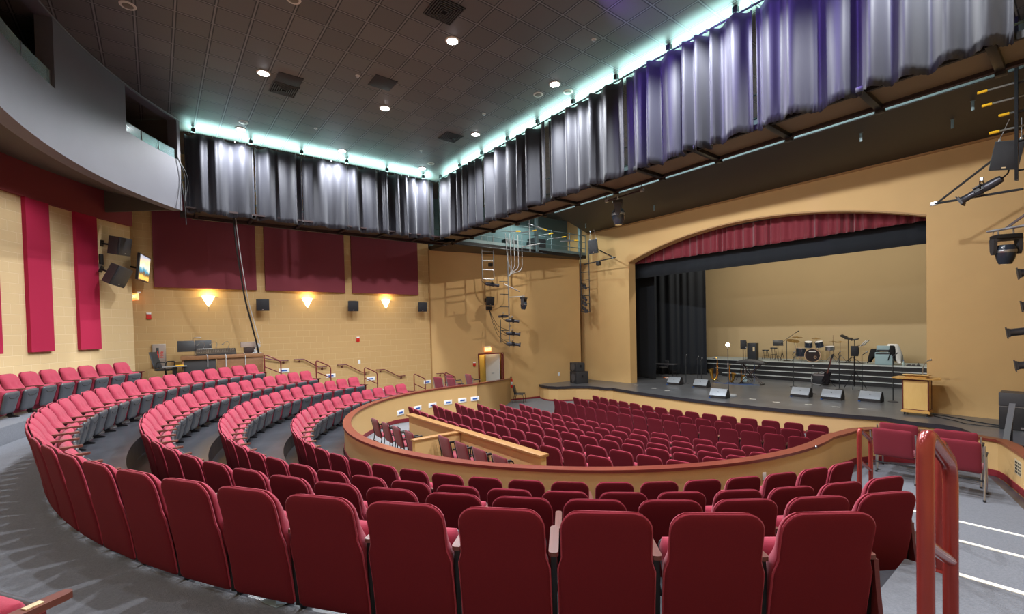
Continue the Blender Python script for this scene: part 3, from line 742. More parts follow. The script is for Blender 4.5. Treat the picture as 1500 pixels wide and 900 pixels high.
# ceiling fixtures
for x in (-15.9, -12.2, -8.54):
    for y in (2.2, 5.2, 8.2):
        if (x, y) == (-8.54, 2.2): continue
        row = {2.2: 'back', 5.2: 'middle', 8.2: 'front'}[y]; c_ = {-15.9: 'leftmost', -12.2: 'second', -8.54: 'third'}[x]
        t = thing('downlight', 'bright round downlight in ceiling, %s in the %s row of lamps' % (c_, row), 'ceiling light', (x, y, 8.001), group='lit downlights')
        MB().lathe([(.13, -.018), (.15, -.012), (.155, 0)], 20).build('trim_ring', 'light_trim', t)
        MB().lathe([(.03, -.034), (.09, -.028), (.115, -.0185)], 20).build('lens', 'lens_lit', t)
for x, y, wd in ((-9.2, 2.2, 'at the photo\'s top edge'), (-15.36, 2.2, 'near the left curtain'), (-9.18, 8.2, 'left of the front lamp near right curtain'), (-8.62, 8.75, 'close to the right curtain'), (-15.29, 8.25, 'in the curtain corner'), (-11.16, -.23, 'at the top left, wide and dark')):
    t = thing('recessed_light', 'unlit recessed ceiling light %s' % wd, 'ceiling light', (x, y, 8.002), group='unlit recessed lights')
    MB().lathe([(.11, -.015), (.13, -.012), (.135, 0), (.095, 0)], 18).build('trim_ring', 'light_trim', t)
    MB().lathe([(.085, -.0165), (.09, -.0152)], 18).build('lens', 'lens_off', t)
for x, y, wd in ((-7.83, 4.6, 'nearest the top edge'), (-12.71, 2.75, 'left of the middle lamp'), (-12.84, 7.66, 'by the curtain corner')):
    t = thing('air_vent', 'square louvred ceiling air vent, ' + wd, 'vent', (x, y, 7.995), group='ceiling vents')
    MB().box((0, 0, 0), (.6, .6, .012)).build('plate', 'void_black', t, smooth=0)
    for k in range(6):
        s_ = .29-.045*k; w_ = .02
        mb = MB()
        for sx, sy, dx, dy in ((0, s_, 2*s_, w_), (0, -s_, 2*s_, w_), (s_, 0, w_, 2*s_), (-s_, 0, w_, 2*s_)): mb.box((sx, sy, -.012-.004*k), (dx, dy, .012))
        mb.build('louvre', 'vent_metal', t, smooth=0)
for x, y, wd in ((-11.0, 4.65, 'left of the middle lamp row'), (-12.2, 2.75, 'above the leftmost bright lamp')):
    tag(MB().rbox((x, y, 7.996), (.56, .56, .014), .004).build('access_tile', 'dark_tile'), 'dark bare replacement ceiling tile ' + wd, 'tile', 'dark ceiling tiles')
for x, y, wd in ((-11.04, 4.04, 'beside the dark tile'), (-10.91, 7.64, 'right of the corner vent'), (-6.73, 7.65, 'close to the right curtain'), (-14.4, 7.4, 'by the left curtain'), (-14.6, 4.0, 'above the left curtain lamp')):
    t = thing('sprinkler', 'small round ceiling sprinkler ' + wd, 'sprinkler', (x, y, 8.004), group='ceiling sprinklers')
    MB().lathe([(.05, -.01), (.06, 0)], 14).build('escutcheon', 'light_trim', t); MB().lathe([(.012, -.05), (.03, -.045), (.012, -.04), (.012, -.01)], 10).build('head', 'steel', t)

# ---------------------------------------------------------------- valance curtains around the catwalks
def curtain(name, label, cat, p0, p1, z0, z1, m, group, amp=.09, wl=.3, seed=1, hem=.05, step=.022, nz=14, thick=.008, gather=.5, zfun=None):
    rnd = random.Random(seed); P0, P1 = Vector(p0), Vector(p1); D_ = P1-P0; L_ = D_.length; D_.normalize(); N_ = Vector((-D_.y, D_.x))
    n = int(L_/step); ph = 0; ds = []; tgt = wl
    A_ = amp
    for i in range(n+1):
        ph += 2*PI*step/tgt
        if rnd.random() < step/wl*1.2: tgt = wl*rnd.uniform(.55, 1.6); A_ = amp*rnd.uniform(.35, 1.25)
        ds.append((math.sin(ph)*A_*.7 + A_*.3*math.sin(ph*.37+1.3), A_))
    for _ in range(2): ds = [((ds[max(0, i-1)][0]+ds[i][0]+ds[min(n, i+1)][0])/3, 0) for i in range(n+1)]
    hz = [rnd.uniform(-1, 1) for _ in range(n+1)]
    V = []; 
    for j in range(nz+1):
        v = j/nz
        for i in range(n+1):
            s_ = L_*i/n; d_ = ds[i][0]*(1-gather*v*v*.3)
            zt = zfun(s_) if zfun else z1
            z = z0+(zt-z0)*v
            if hem and v < .13:
                d_ += .02*hz[i]*(1-v/.13); z += hem*.4*math.sin(s_*5+hz[i]*.5)*(1-v/.13) + hem*.25*hz[(i*7) % n]
            if v > .99: z -= .03*abs(math.sin(s_*PI/.3))
            p = P0+D_*s_+N_*d_; V.append((p.x, p.y, z))
    F = [(j*(n+1)+i, j*(n+1)+i+1, (j+1)*(n+1)+i+1, (j+1)*(n+1)+i) for j in range(nz) for i in range(n)]
    o = MB().add(V, F).build(name, m, smooth=180, weld=False)
    md = o.modifiers.new('thickness', 'SOLIDIFY'); md.thickness = thick
    return tag(o, label, cat, group)
VL = [(.82, 2.62, 'left end beside the control booth'), (2.66, 4.02, 'second from the booth'), (4.06, 7.02, 'third from the booth'), (7.08, 9.0, 'next to the corner')]
for i, (y0, y1, wd) in enumerate(VL):
    curtain('valance_curtain', 'dark gathered valance curtain on the left catwalk, ' + wd, 'curtain', (-16.5, y0), (-16.5, y1), 5.46, 7.78, 'drape_grey', 'catwalk valance curtains', seed=20+i, amp=.2, wl=.52)
VR = [(-16.45, -13.3, 'in the corner'), (-13.25, -9.9, 'second from the corner'), (-9.85, -7.1, 'third from the corner'), (-7.05, -4.1, 'fourth from the corner, purple lit'), (-4.05, -.72, 'fifth, at the photo\'s top right')]
for i, (x0, x1, wd) in enumerate(VR):
    curtain('valance_curtain', 'dark gathered valance curtain on the right catwalk, ' + wd, 'curtain', (x0, 9.1), (x1, 9.1), 5.47, 7.8, 'drape_grey', 'catwalk valance curtains', seed=40+i, amp=.2, wl=.52)
t = thing('curtain_rail', 'steel pipe carrying the left catwalk curtains', 'rail', (-16.52, .8, 7.8), group='curtain pipes')
MB().tube([(0, 0, 0), (0, 8.3, 0)], .022).build('pipe', 'pipe_dark', t)
for k in range(6): MB().tube([(0, .25+1.5*k, 0), (0, .25+1.5*k, .2)], .016, 6).rbox((0, .25+1.5*k, .1), (.1, .1, .12), .01).build('hanger', 'black_metal', t)
for k in range(28): MB().box((.03, .15+.29*k, -.01), (.012, .02, .07)).build('curtain_hook', 'steel', t, smooth=0)
t = thing('curtain_rail', 'steel pipe carrying the right catwalk curtains', 'rail', (-16.5, 9.12, 7.82), group='curtain pipes')
MB().tube([(0, 0, 0), (15.9, 0, 0)], .022).build('pipe', 'pipe_dark', t)
for k in range(11): MB().tube([(.35+1.47*k, 0, 0), (.35+1.47*k, 0, .18)], .016, 6).rbox((.35+1.47*k, 0, .1), (.1, .1, .12), .01).build('hanger', 'black_metal', t)
for k in range(52): MB().box((.12+.3*k, -.03, -.01), (.02, .012, .07)).build('curtain_hook', 'steel', t, smooth=0)
# catwalks
t = thing('catwalk', 'long catwalk with tan underside and black crossbeams running to the right', 'catwalk', (-16.5, 9.14, 5.55))
MB().box((8.1, .59, .06), (17.6, .84, .05)).build('deck', 'deck_brown', t, smooth=0)
xb = [-2.41+1.47-1.47*k for k in range(12)]
for x in xb: MB().rbox((x+16.5, .5, .0), (.11, 1.06, .09), .008).rbox((x+16.5, 1.08, -.01), (.13, .12, .16), .008).build('crossbeam', 'black_metal', t)
MB().box((8.1, 1.06, .05), (17.8, .05, .16)).tube([(-.8, 1.1, .0), (17, 1.1, .0)], .024).tube([(-.8, 1.02, -.03), (17, 1.02, -.03)], .018).build('edge_beam', 'beam_maroon', t)
MB().box((8.1, .15, .035), (17.6, .06, .1)).build('front_beam', 'black_paint', t, smooth=0)
for zz in (.6, 1.1): MB().tube([(-.8, 1.08, zz), (17, 1.08, zz)], .02).build('guard_rail', 'teal_steel', t)
for k in range(9): MB().tube([(.1+2*k, 1.08, .1), (.1+2*k, 1.08, 2.4)], .025).build('hanger_post', 'teal_steel', t)
t = thing('catwalk', 'catwalk with dark maroon underside above the left wall panels', 'catwalk', (-16.54, .8, 5.55))
MB().box((-.5, 4.6, .06), (1.0, 9.2, .05)).build('deck', 'deck_dark', t, smooth=0)
for k in range(7): MB().rbox((-.5, .3+1.47*k, 0), (1.0, .1, .09), .008).rbox((-.06, .3+1.47*k, -.02), (.12, .12, .12), .008).build('crossbeam', 'black_metal', t)
MB().box((-1.0, 4.6, .04), (.05, 9.4, .18)).tube([(-.98, .2, -.06), (-.98, 9.3, -.06)], .022).build('edge_beam', 'beam_maroon', t)
for zz in (.6, 1.1): MB().tube([(-1.0, 0, zz), (-1.0, 9.2, zz)], .02).build('guard_rail', 'teal_steel', t)
for k in range(5): MB().tube([(-1.0, .2+2.2*k, .1), (-1.0, .2+2.2*k, 2.4)], .025).build('hanger_post', 'teal_steel', t)

# ---------------------------------------------------------------- stage lighting
def spotlight(label, loc, az, tilt, frame=True, s=1.0, group='ellipsoidal spotlights', up=False):
    t = thing('ellipsoidal_spotlight', label, 'spotlight', loc, group=group, rot=(0, 0, az)); t.scale = (s, s, s)
    R_ = Matrix.Translation((0, 0, -.2)) @ Matrix.Rotation(tilt, 4, 'Y')
    MB().lathe([(.02, -.33), (.07, -.31), (.085, -.2), (.085, -.05), (.075, .0), (.09, .02), (.09, .09), (.068, .11), (.068, .3), (.075, .31), (.075, .34), (.055, .34)], 16, 'x').xf(R_).build('barrel', 'lamp_body', t)
    MB().box((0, 0, .1), (.1, .03, .03)).box((.02, .09, 0), (.14, .02, .06)).box((.02, -.09, 0), (.14, .02, .06)).box((.02, 0, .075), (.14, .19, .02)).xf(R_).build('side_bracket', 'black_metal', t); MB().tube([(-.33, 0, 0), (-.42, 0, .03), (-.5, .03, .12)], .014, 6).xf(R_).build('power_tail', 'black_metal', t)
    if frame: MB().box((.36, 0, 0), (.012, .21, .21)).box((.34, 0, 0), (.03, .16, .16)).xf(R_).build('colour_frame', 'dark_grey', t, smooth=0)
    MB().tube([(0, -.11, -.2), (0, -.11, -.05), (0, 0, -.03), (0, .11, -.05), (0, .11, -.2)], .012, 6).build('yoke', 'black_metal', t)
    MB().rbox((0, 0, .0), (.05, .05, .07), .006).build('clamp', 'steel', t)
    return t
def moving_head(label, loc, az, s=1.0, tilt=0.0):
    t = thing('moving_head_light', label, 'spotlight', loc, group='moving head lights', rot=(0, 0, az)); t.scale = (s, s, s)
    MB().rbox((0, 0, -.13), (.26, .42, .09), .02).build('base', 'black_plastic', t)
    MB().tube([(-.02, -.2, -.1), (.02, -.21, -.02), (0, -.1, .02)], .008, 6).tube([(0, .12, -.08), (0, .12, .03)], .015).tube([(0, -.12, -.08), (0, -.12, .03)], .015).build('hooks', 'steel', t)
    mb = MB()
    for sy in (-1, 1): mb.prism([(-.09, -.17), (.09, -.17), (.07, -.42), (.03, -.5), (-.03, -.5), (-.07, -.42)], sy*.2-.03, sy*.2+.03, 'y')
    mb.rbox((0, 0, -.19), (.18, .44, .05), .01).build('yoke', 'dark_grey', t)
    R_ = Matrix.Translation((0, 0, -.42)) @ Matrix.Rotation(tilt, 4, 'Y')
    MB().lathe([(.06, .13), (.13, .12), (.165, .04), (.165, -.06), (.14, -.18), (.11, -.26), (.1, -.28)], 20).xf(R_).build('head', 'drum_shell', t)
    MB().lathe([(.168, .02), (.172, .0), (.172, -.02), (.168, -.04)], 20).xf(R_).build('band', 'steel', t)
    MB().lathe([(.09, -.285), (.09, -.275)], 20).xf(R_).build('lens', 'chrome', t)
    return t
# left gallery
t = thing('gallery', 'steel lighting gallery with teal railings above the left forward wall', 'gallery', (-17.25, 10.2, 5.6))
MB().box((-.98, 4.2, .02), (1.95, 8.5, .18)).build('deck', 'black_metal', t, smooth=0)
for zz in (.45, .8, 1.15): MB().tube([(0, 0, zz), (0, 8.4, zz)], .02).build('guard_rail', 'teal_steel', t)
for y in (.4, 1.9, 3.3, 5.9, 7.2, 8.4): MB().tube([(0, y, .1), (0, y, 1.2)], .022).build('post', 'teal_steel', t)
for y in (4.9, 8.0): MB().rbox((-.02, y, 1.2), (.14, .16, 2.4), .01).build('column', 'teal_steel', t)
MB().box((0, 4.2, .17), (.03, 8.4, .14)).build('toe_board', 'teal_steel', t, smooth=0)
MB().tube([(.35, .3, -.12), (.35, 5.2, -.12)], .02).tube([(.35, .3, -.12), (0, .3, .0)], .014).tube([(.35, 5.0, -.12), (0, 5.0, 0)], .014).build('light_pipe', 'pipe_dark', t)
MB().rbox((-1.5, 6.2, .55), (.5, .9, .9), .02).build('equipment_case', 'black_plastic', t); MB().rbox((-1.6, 4.4, .45), (.4, .7, .7), .02).build('equipment_case', 'black_plastic', t)
for i, (y, z, dz, wd) in enumerate(((12.4, 6.75, .12, 'first'), (13.1, 6.7, .1, 'second'), (13.3, 6.45, -.05, 'third'), (14.3, 6.45, .08, 'fourth'), (15.0, 7.0, -.3, 'fifth'), (15.4, 6.4, .1, 'sixth'), (16.3, 6.35, .08, 'seventh'), (17.2, 6.35, 0, 'eighth'))):
    t = thing('scaffold_pipe', 'short grey pipe with yellow end cap on gallery railing, %s from the left' % wd, 'pipe', (-17.25, y, z), group='yellow capped pipes on the gallery')
    MB().tube([(-.25, -.25, 0), (.3, .3, dz)], .024).build('pipe', 'pipe_grey', t); MB().tube([(.27, .27, dz*.95), (.42, .42, dz*1.25)], .03).build('end_cap', 'yellow_cap', t)
t = thing('work_light', 'bright white work light under the gallery ceiling beyond catwalk', 'lamp', (-17.45, 15.3, 7.62))
MB().rbox((0, 0, .05), (.24, .6, .1), .015).build('housing', 'teal_steel', t); MB().rbox((0, 0, -.01), (.2, .52, .03), .01).build('diffuser', 'work_lamp', t); MB().tube([(0, 0, .1), (0, 0, .38)], .015).build('stem', 'black_metal', t)
# ladder and boom on the left
def ladder(label, base, top, w, n, dirv, m='pipe_dark'):
    t = thing('lighting_ladder', label, 'ladder', base, group='lighting ladders'); d_ = Vector(dirv).normalized()*w/2; h = top-base[2]
    for s_ in (-1, 1): MB().tube([(d_.x*s_, d_.y*s_, 0), (d_.x*s_, d_.y*s_, h)], .024).build('stile', m, t)
    for k in range(n): z = .03+(h*.62)*k/max(1, n-1); MB().tube([(-d_.x, -d_.y, z), (d_.x, d_.y, z)], .02).build('rung', m, t)
    return t
ladder('short pipe ladder hanging from gallery, lowest rung carries one spotlight', (-17.62, 12.36, 4.12), 6.2, .62, 4, (.08, 1, 0), 'pipe_grey')
spotlight('silver grey spotlight clamped under the short hanging ladder', (-17.6, 12.55, 4.1), math.radians(62), math.radians(8), False)
t = thing('lighting_boom', 'vertical pipe boom hanging left of the speaker stack, carrying spotlights', 'boom', (-17.42, 13.38, .95))
MB().tube([(0, 0, 0), (0, 0, 5.2)], .03).build('pipe', 'pipe_grey', t)
for z in (.32, .78, 1.9, 2.5, 3.1): MB().tube([(0, 0, z), (-.05, -.48, z)], .018).build('side_rung', 'pipe_dark', t)
MB().tube([(-.05, -.48, .2), (-.05, -.48, 1.3)], .02).build('short_stile', 'pipe_dark', t)
MB().tube([(-.1, -.2, 3.0), (.25, .5, 2.62)], .025).tube([(0, 0, 2.35), (.3, .7, 2.4)], .024).build('outrigger', 'steel', t)
for z in (1.35, 1.0, .62, .2): MB().rbox((.02, .02, z), (.09, .09, .08), .012).build('clamp', 'steel', t)
for z, az, wd in ((2.28, 64, 'highest'), (1.66, 66, 'second from the top'), (1.15, 66, 'lowest')):
    spotlight('grey spotlight on the vertical boom, ' + wd, (-17.34, 13.5, z+.1), math.radians(az), math.radians(6), z < 2)
spotlight('small spotlight behind the boom pointing away left', (-17.5, 13.1, 2.55), math.radians(200), math.radians(0), False, .75)
moving_head('black moving head light on an outrigger of the left boom', (-17.1, 14.05, 3.38), math.radians(30), .95, .15)
t = thing('hanging_pipe', 'single pipe hanging in front of gallery with a short crossbar', 'pipe', (-16.9, 14.35, 5.5))
MB().tube([(0, 0, 0), (0, 0, 2.3)], .03).build('pipe', 'pipe_grey', t); MB().tube([(-.2, -.35, .22), (.25, .4, .38)], .03).build('crossbar', 'steel', t)
# ladder by the proscenium
ladder('tall dark lighting ladder in the recess beside the proscenium', (-16.95, 18.2, 2.6), 6.0, .5, 6, (1, .25, 0))
for dz, wd in ((3.95, 'highest'), (3.32, 'third from the bottom'), (3.05, 'second from the bottom'), (2.75, 'lowest')):
    spotlight('dark spotlight on the recess ladder, ' + wd, (-16.85, 18.0, dz+.2), math.radians(-28), math.radians(22), dz < 2.9, .95)
t = thing('side_pipe', 'black horizontal pipe with diagonal brace left of the stage arch', 'pipe', (-17.0, 18.2, 5.15))
MB().tube([(0, 0, 0), (2.35, -.25, .05)], .03).build('pipe', 'pipe_dark', t); MB().tube([(.3, .5, .9), (2.2, -.22, .06)], .026).build('brace', 'pipe_dark', t); MB().rbox((2.15, -.22, .06), (.1, .08, .1), .01).build('coupler', 'steel', t)
MB().rbox((1.1, -.1, -.1), (.22, .16, .2), .02).build('junction_box', 'black_plastic', t)
def hung_speaker(label, loc, rot, w, h, d):
    t = thing('hanging_loudspeaker', label, 'loudspeaker', loc, rot=rot, group='hanging loudspeakers')   # faces local -y
    MB().prism([(-w/2, -d/2), (w/2, -d/2), (w*.36, d/2), (-w*.36, d/2)], -h/2, h/2).build('cabinet', 'teal_steel', t, smooth=0)
    MB().rbox((0, -d/2-.012, 0), (w*.98, .03, h*.98), .01).build('grille', 'speaker_grille', t)
    MB().box((0, -d/2-.03, -h*.42), (.07, .008, .025)).build('badge', 'chrome', t, smooth=0)
    mb = MB()
    for sx in (-1, 1): mb.tube([(sx*w*.36, 0, h/2), (sx*w*.36, 0, h/2+.05), (sx*w*.2, .05, h/2+.5)], .008, 6).rbox((sx*w*.36, 0, h/2+.03), (.05, .05, .07), .01)
    mb.build('rigging', 'steel', t)
hung_speaker('black loudspeaker hung above the black pipe left of stage arch', (-15.75, 17.6, 5.85), (math.radians(8), math.radians(-4), math.radians(28)), .46, .68, .4)
hung_speaker('black loudspeaker hung at the upper right with teal cabinet', (-1.42, 16.4, 5.72), (math.radians(12), math.radians(10), math.radians(8)), .5, .66, .44)
# right hand lighting position
t = thing('lighting_ladder', 'dark vertical steel frame at the right photo edge', 'ladder', (-1.09, 14.25, 4.65), group='lighting ladders')
MB().box((0, 0, 1.67), (.05, .12, 3.34)).build('stile', 'black_metal', t, smooth=0); MB().box((.5, 0, 1.67), (.05, .12, 3.34)).build('stile', 'black_metal', t, smooth=0)
for z in (.2, .8, 1.4, 2.0): MB().tube([(0, 0, z), (.5, 0, z)], .02).build('rung', 'black_metal', t)
for z, l_, wd in ((6.71, .45, 'highest'), (6.4, .38, 'second'), (5.78, .27, 'lowest'), (6.1, .13, 'shortest, third')):
    t = thing('scaffold_pipe', 'grey pipe with yellow end cap at right edge, ' + wd, 'pipe', (-1.086, 14.37, z), group='yellow capped pipes at right')
    MB().tube([(.15, 0, 0), (-l_, -.1, -.02)], .022).build('pipe', 'pipe_grey', t); MB().tube([(-l_+.02, -.1, -.02), (-l_-.13, -.125, -.026)], .03).build('end_cap', 'yellow_cap', t)
t = thing('tube_light', 'white fluorescent tube below catwalk at the upper right', 'lamp', (-1.2, 15.0, 7.3))
MB().tube([(-.75, .0, .0), (.1, -.05, 0)], .026).build('tube', 'tube_white', t); MB().rbox((.12, -.05, .0), (.06, .07, .08), .01).build('cap', 'steel', t)
t = thing('side_pipe', 'black bracing pipes meeting in a point right of the stage arch', 'pipe', (-2.85, 17.0, 4.97))
MB().tube([(0, 0, 0), (1.7, -.6, -.12)], .03).build('pipe', 'pipe_dark', t); MB().tube([(0.1, 0, .02), (1.75, -.3, 1.25)], .028).build('brace', 'pipe_dark', t); MB().rbox((0.02, 0, 0), (.16, .08, .1), .01).build('coupler', 'steel', t)
spotlight('big grey spotlight lying along the bracing pipe right of arch', (-1.85, 16.5, 5.28), math.radians(172), math.radians(26), True, 1.25)
moving_head('large black moving head light right of the stage arch', (-1.42, 16.3, 3.9), math.radians(-60), 1.15, .1)
MB_ = thing('light_bar', 'chromed pipe holding the right moving head light', 'pipe', (-1.75, 16.35, 3.93))
MB().tube([(0, 0, 0), (.7, -.1, .03)], .03).tube([(.32, -.02, .02), (.75, -.2, .35)], .03).build('pipe', 'steel', MB_)
for z, x, wd in ((2.95, -1.08, 'highest, just under the moving head'), (2.2, -1.02, 'second, half cut off'), (1.6, -1.25, 'third'), (.85, -1.12, 'lowest')):
    spotlight('spotlight with square colour frame at the right edge, ' + wd, (x+.35, 15.6, z+.15), math.radians(188), math.radians(8), True, 1.25, 'right edge spotlights')
# moving head on the catwalk
moving_head('silver black moving head light under the catwalk before the arch', (-8.25, 10.25, 5.36), math.radians(35), 1.05, 0)
t = thing('light_bar', 'short pipe under the catwalk carrying a moving head light', 'pipe', (-8.65, 10.25, 5.38))
MB().tube([(0, 0, 0), (1.2, 0, 0)], .024).build('pipe', 'beam_maroon', t)
for x in (0, 1.2): MB().rbox((x, 0, 0), (.1, .07, .08), .01).build('coupler', 'steel', t); MB().tube([(x, 0, .02), (x, -.05, .2)], .012).build('drop', 'black_metal', t)
for x, y, wd in ((-15.9, 17.2, 'above the left loudspeaker'), (-11.9, 17.2, 'left of centre'), (-4.1, 15.6, 'right of centre'), (-2.4, 16.6, 'near the right corner'), (-1.9, 15.6, 'closest to the right edge')):
    t = thing('rigging_hook', 'small metal rigging hook on black soffit ' + wd, 'hook', (x, y, 7.004), group='rigging hooks')
    MB().rbox((0, 0, -.12), (.06, .02, .22), .005).build('strap', 'teal_steel', t); MB().lathe([(.05, -.005), (.05, 0)], 10).build('plate', 'teal_steel', t)
# cables
def cable(label, pts, r, m, group=None):
    q = pipe_round(pts, .4, 6); return tag(MB().tube(q, r, 6).build('cable', m, smooth=60), label, 'cable', group)
cable('long black cable bundle hanging from the catwalk to the sound desk', [(-16.9, 2.05, 5.6), (-16.9, 2.1, 4.6), (-17.4, 2.35, 3.0), (-17.6, 2.75, 1.2), (-17.6, 2.8, .35)], .028, 'cable_black')
cable('thin grey cord hanging beside the black cable bundle', [(-16.88, 2.1, 5.6), (-16.92, 2.2, 4.4), (-17.3, 2.42, 3.0), (-17.55, 2.78, 1.5)], .012, 'cable_grey')
for k, (dx, zb, wd) in enumerate(((0, 5.0, 'longest of three'), (.08, 5.5, 'middle of three'), (-.06, 5.9, 'shortest of three'))):
    cable('black cable looping down at the booth corner, ' + wd, [(-16.1+dx, .62, 6.9), (-16.2+dx, .7+.1*k, 6.4), (-16.1+dx*2, .76, 5.6), (-16.12+dx, .78, zb)], .014, 'cable_black', 'cables at the booth corner')
for k in range(5):
    cable('grey cable draping from gallery rail to the boom, %s from the left' % nth(k+1), [(-17.2, 13.1+.25*k, 6.3), (-17.2, 13.2+.22*k, 5.0-.1*k), (-17.3, 13.5, 4.6-.04*k), (-17.4, 13.4, 4.3)], .014, 'cable_grey', 'gallery cables')
for k in range(3):
    cable('black cable sagging from wall box to the boom, %s from the top' % nth(k+1), [(*w2(3.0, .04), 2.82), (-18.2, 12.9, 2.5-.12*k), (-17.8, 13.0, 1.9-.25*k), (-17.45, 13.3, 1.75-.3*k)], .011, 'cable_black', 'boom cables')
wallplate('connector_box', 'black connector box below small loudspeaker beside the boom', 'box', (*w2(3.0, .03), 2.85), (.06, .3, .18), 'black_plastic', None, a_)
wallplate('wall_box', 'black box on smooth wall beside the short hanging ladder', 'box', (*w2(3.15, .03), 5.0), (.06, .22, .16), 'black_plastic', None, a_)
# ================================================================ STAGE
SZ, RZ = -1.15, -.31
curtain('stage_valance', 'crimson gathered valance hanging inside the stage arch', 'curtain', (-15.3, 20.0), (-3.0, 20.0), 5.03, 6.7, 'drape_red', None, seed=5, amp=.15, wl=.34, hem=.01, gather=0)
curtain('stage_border', 'black border curtain hanging straight behind the crimson valance', 'curtain', (-17.5, 20.45), (-1.5, 20.45), 4.33, 9.09, 'drape_black', None, seed=6, amp=.025, wl=.8, hem=0, gather=0, step=.05)
curtain('leg_curtain', 'flat dark leg curtain at the left side of the stage', 'curtain', (-18.2, 22.0), (-14.93, 21.5), SZ+.01, 8.6, 'drape_black', 'stage leg curtains', seed=8, amp=.02, wl=.7, hem=0, gather=0, step=.05)
curtain('leg_curtain', 'pleated black curtain behind the flat leg, left of the backdrop', 'curtain', (-18.0, 22.9), (-14.15, 25.35), SZ+.01, 8.6, 'drape_black', 'stage leg curtains', seed=9, amp=.1, wl=.4, hem=0, gather=0, step=.03)
curtain('leg_curtain', 'black curtain masking the right wing behind the arch', 'curtain', (-3.1, 21.6), (.4, 22.2), SZ+.01, 8.6, 'drape_black', 'stage leg curtains', seed=10, amp=.05, wl=.5, hem=0, gather=0, step=.05)
o = MB().box((-9.5, 29.0, 3.4), (16.5, .03, 9.0)).build('backdrop', 'cyc_cloth', smooth=0); tag(o, 'plain tan backdrop stretched across the back of the stage', 'backdrop')
# stepped risers
t = thing('choir_riser', 'wide four level black riser with pale step edges', 'riser', (-9, 25.2, SZ))
for i, (y, z, xl) in enumerate(((25.2, -.94, -13.15), (25.65, -.73, -13.75), (26.1, -.52, -14.5), (26.55, -.31, -15.35))):
    y1 = y+.45 if i < 3 else 28.8
    MB().box(((xl-2.2)/2+9, (y+y1)/2-25.2, (z+SZ)/2-SZ), (-2.2-xl, y1-y, z-SZ-.004)).build('step', 'riser_black', t, smooth=0)
    MB().box(((xl-2.2)/2+9, (y+y1)/2-25.2, z-SZ-.002), (-2.2-xl, y1-y, .006)).build('tread', 'riser_top' if i == 3 else 'riser_black', t, smooth=0)
    MB().box(((xl-2.2)/2+9, y-.012-25.2, z-.017-SZ), (-2.2-xl, .03, .042)).build('edge_strip', 'riser_edge', t, smooth=0)
# floor monitors
for i, (x, y, rz, wd) in enumerate(((-12.96, 20.06, .05, 'leftmost of six'), (-11.51, 19.97, .05, 'second from the left'), (-9.34, 17.5, .1, 'third, nearest the stage edge'), (-7.28, 19.9, 0, 'fourth from the left'), (-6.24, 19.95, 0, 'fifth from the left'), (-5.16, 20.33, -.03, 'rightmost, nearest the lectern'))):
    t = thing('floor_monitor', 'grey wedge stage monitor on stage floor, ' + wd, 'loudspeaker', (x, y, SZ), rz, 'wedge stage monitors')
    MB().prism([(-.02, 0), (.4, 0), (.42, .12), (.3, .36), (.2, .37), (-.02, .1)], -.33, .33, 'x').build('cabinet', 'black_plastic', t, smooth=0)
    a = math.atan2(.27, .22)
    MB().rbox((0, .085, .235), (.64, .34, .02), .006, (a, 0, 0)).build('grille', 'monitor_grille', t)
    MB().box((0, .08, .262), (.03, .012, .02), (a, 0, 0)).build('badge', 'black_plastic', t, smooth=0)
    MB().lathe([(.05, .325), (.07, .335), (.05, .337)], 14, 'x', (0, .27, .17)).build('handle_cup', 'dark_grey', t)
    MB().tube([(-.26, -.02, .03), (-.3, -.1, .012), (-.22, -.16, .012)], .012, 6).build('cable_plug', 'cable_blue', t)
# microphone stands
def mic_stand(label, x, y, h, base='disc', mic=True, z=SZ, tilt=0):
    t = thing('microphone_stand', label, 'microphone stand', (x, y, z), group='microphone stands')
    if base == 'disc': MB().lathe([(.15, 0), (.15, .015), (.05, .035), (.02, .05)], 20).build('base', 'dark_grey', t)
    else:
        for k in range(3): a = 2*PI*k/3+.4; MB().tube([(0, 0, .28), (.3*math.cos(a), .3*math.sin(a), .015)], .012, 6).build('leg', 'black_metal', t)
    MB().tube([(0, 0, .02), (0, 0, h*.6)], .017).tube([(0, 0, h*.6), (0, 0, h)], .013).lathe([(.018, h*.58), (.02, h*.6), (.018, h*.64)], 8).build('pole', 'pipe_dark', t)
    if mic:
        m_ = MB().tube([(0, 0, h), (-.02+tilt*.05, -.02, h+.02), (.03+tilt*.14, .03, h+.13)], [.012, .014, .018], 8).build('microphone', 'black_plastic', t)
        MB().sphere((.035+tilt*.16, .035, h+.15), .028, 10, 8).build('grille', 'steel', m_)
    return t
mic_stand('straight microphone stand furthest left, in front of pleated black curtain', -12.8, 20.95, 1.28)
mic_stand('microphone stand second from the left beside tall saxophone', -13.3, 22.9, 1.08)
mic_stand('thin microphone stand just left of the tall saxophone', -12.35, 21.6, 1.1)
mic_stand('microphone stand behind the ghost light pole', -11.0, 23.4, 1.6, 'tripod')
mic_stand('microphone stand between keyboard and drum kit on stage floor', -8.62, 22.9, 1.45)
mic_stand('short microphone stand in front of the guitar stand', -7.25, 21.1, 1.0)
mic_stand('microphone stand right of the black guitar', -6.93, 23.2, 1.5)
mic_stand('microphone stand beside the tripod loudspeaker', -6.2, 23.5, 1.48, tilt=.8)
mic_stand('tall microphone stand just left of the lectern', -4.6, 20.9, 1.62, tilt=.6)
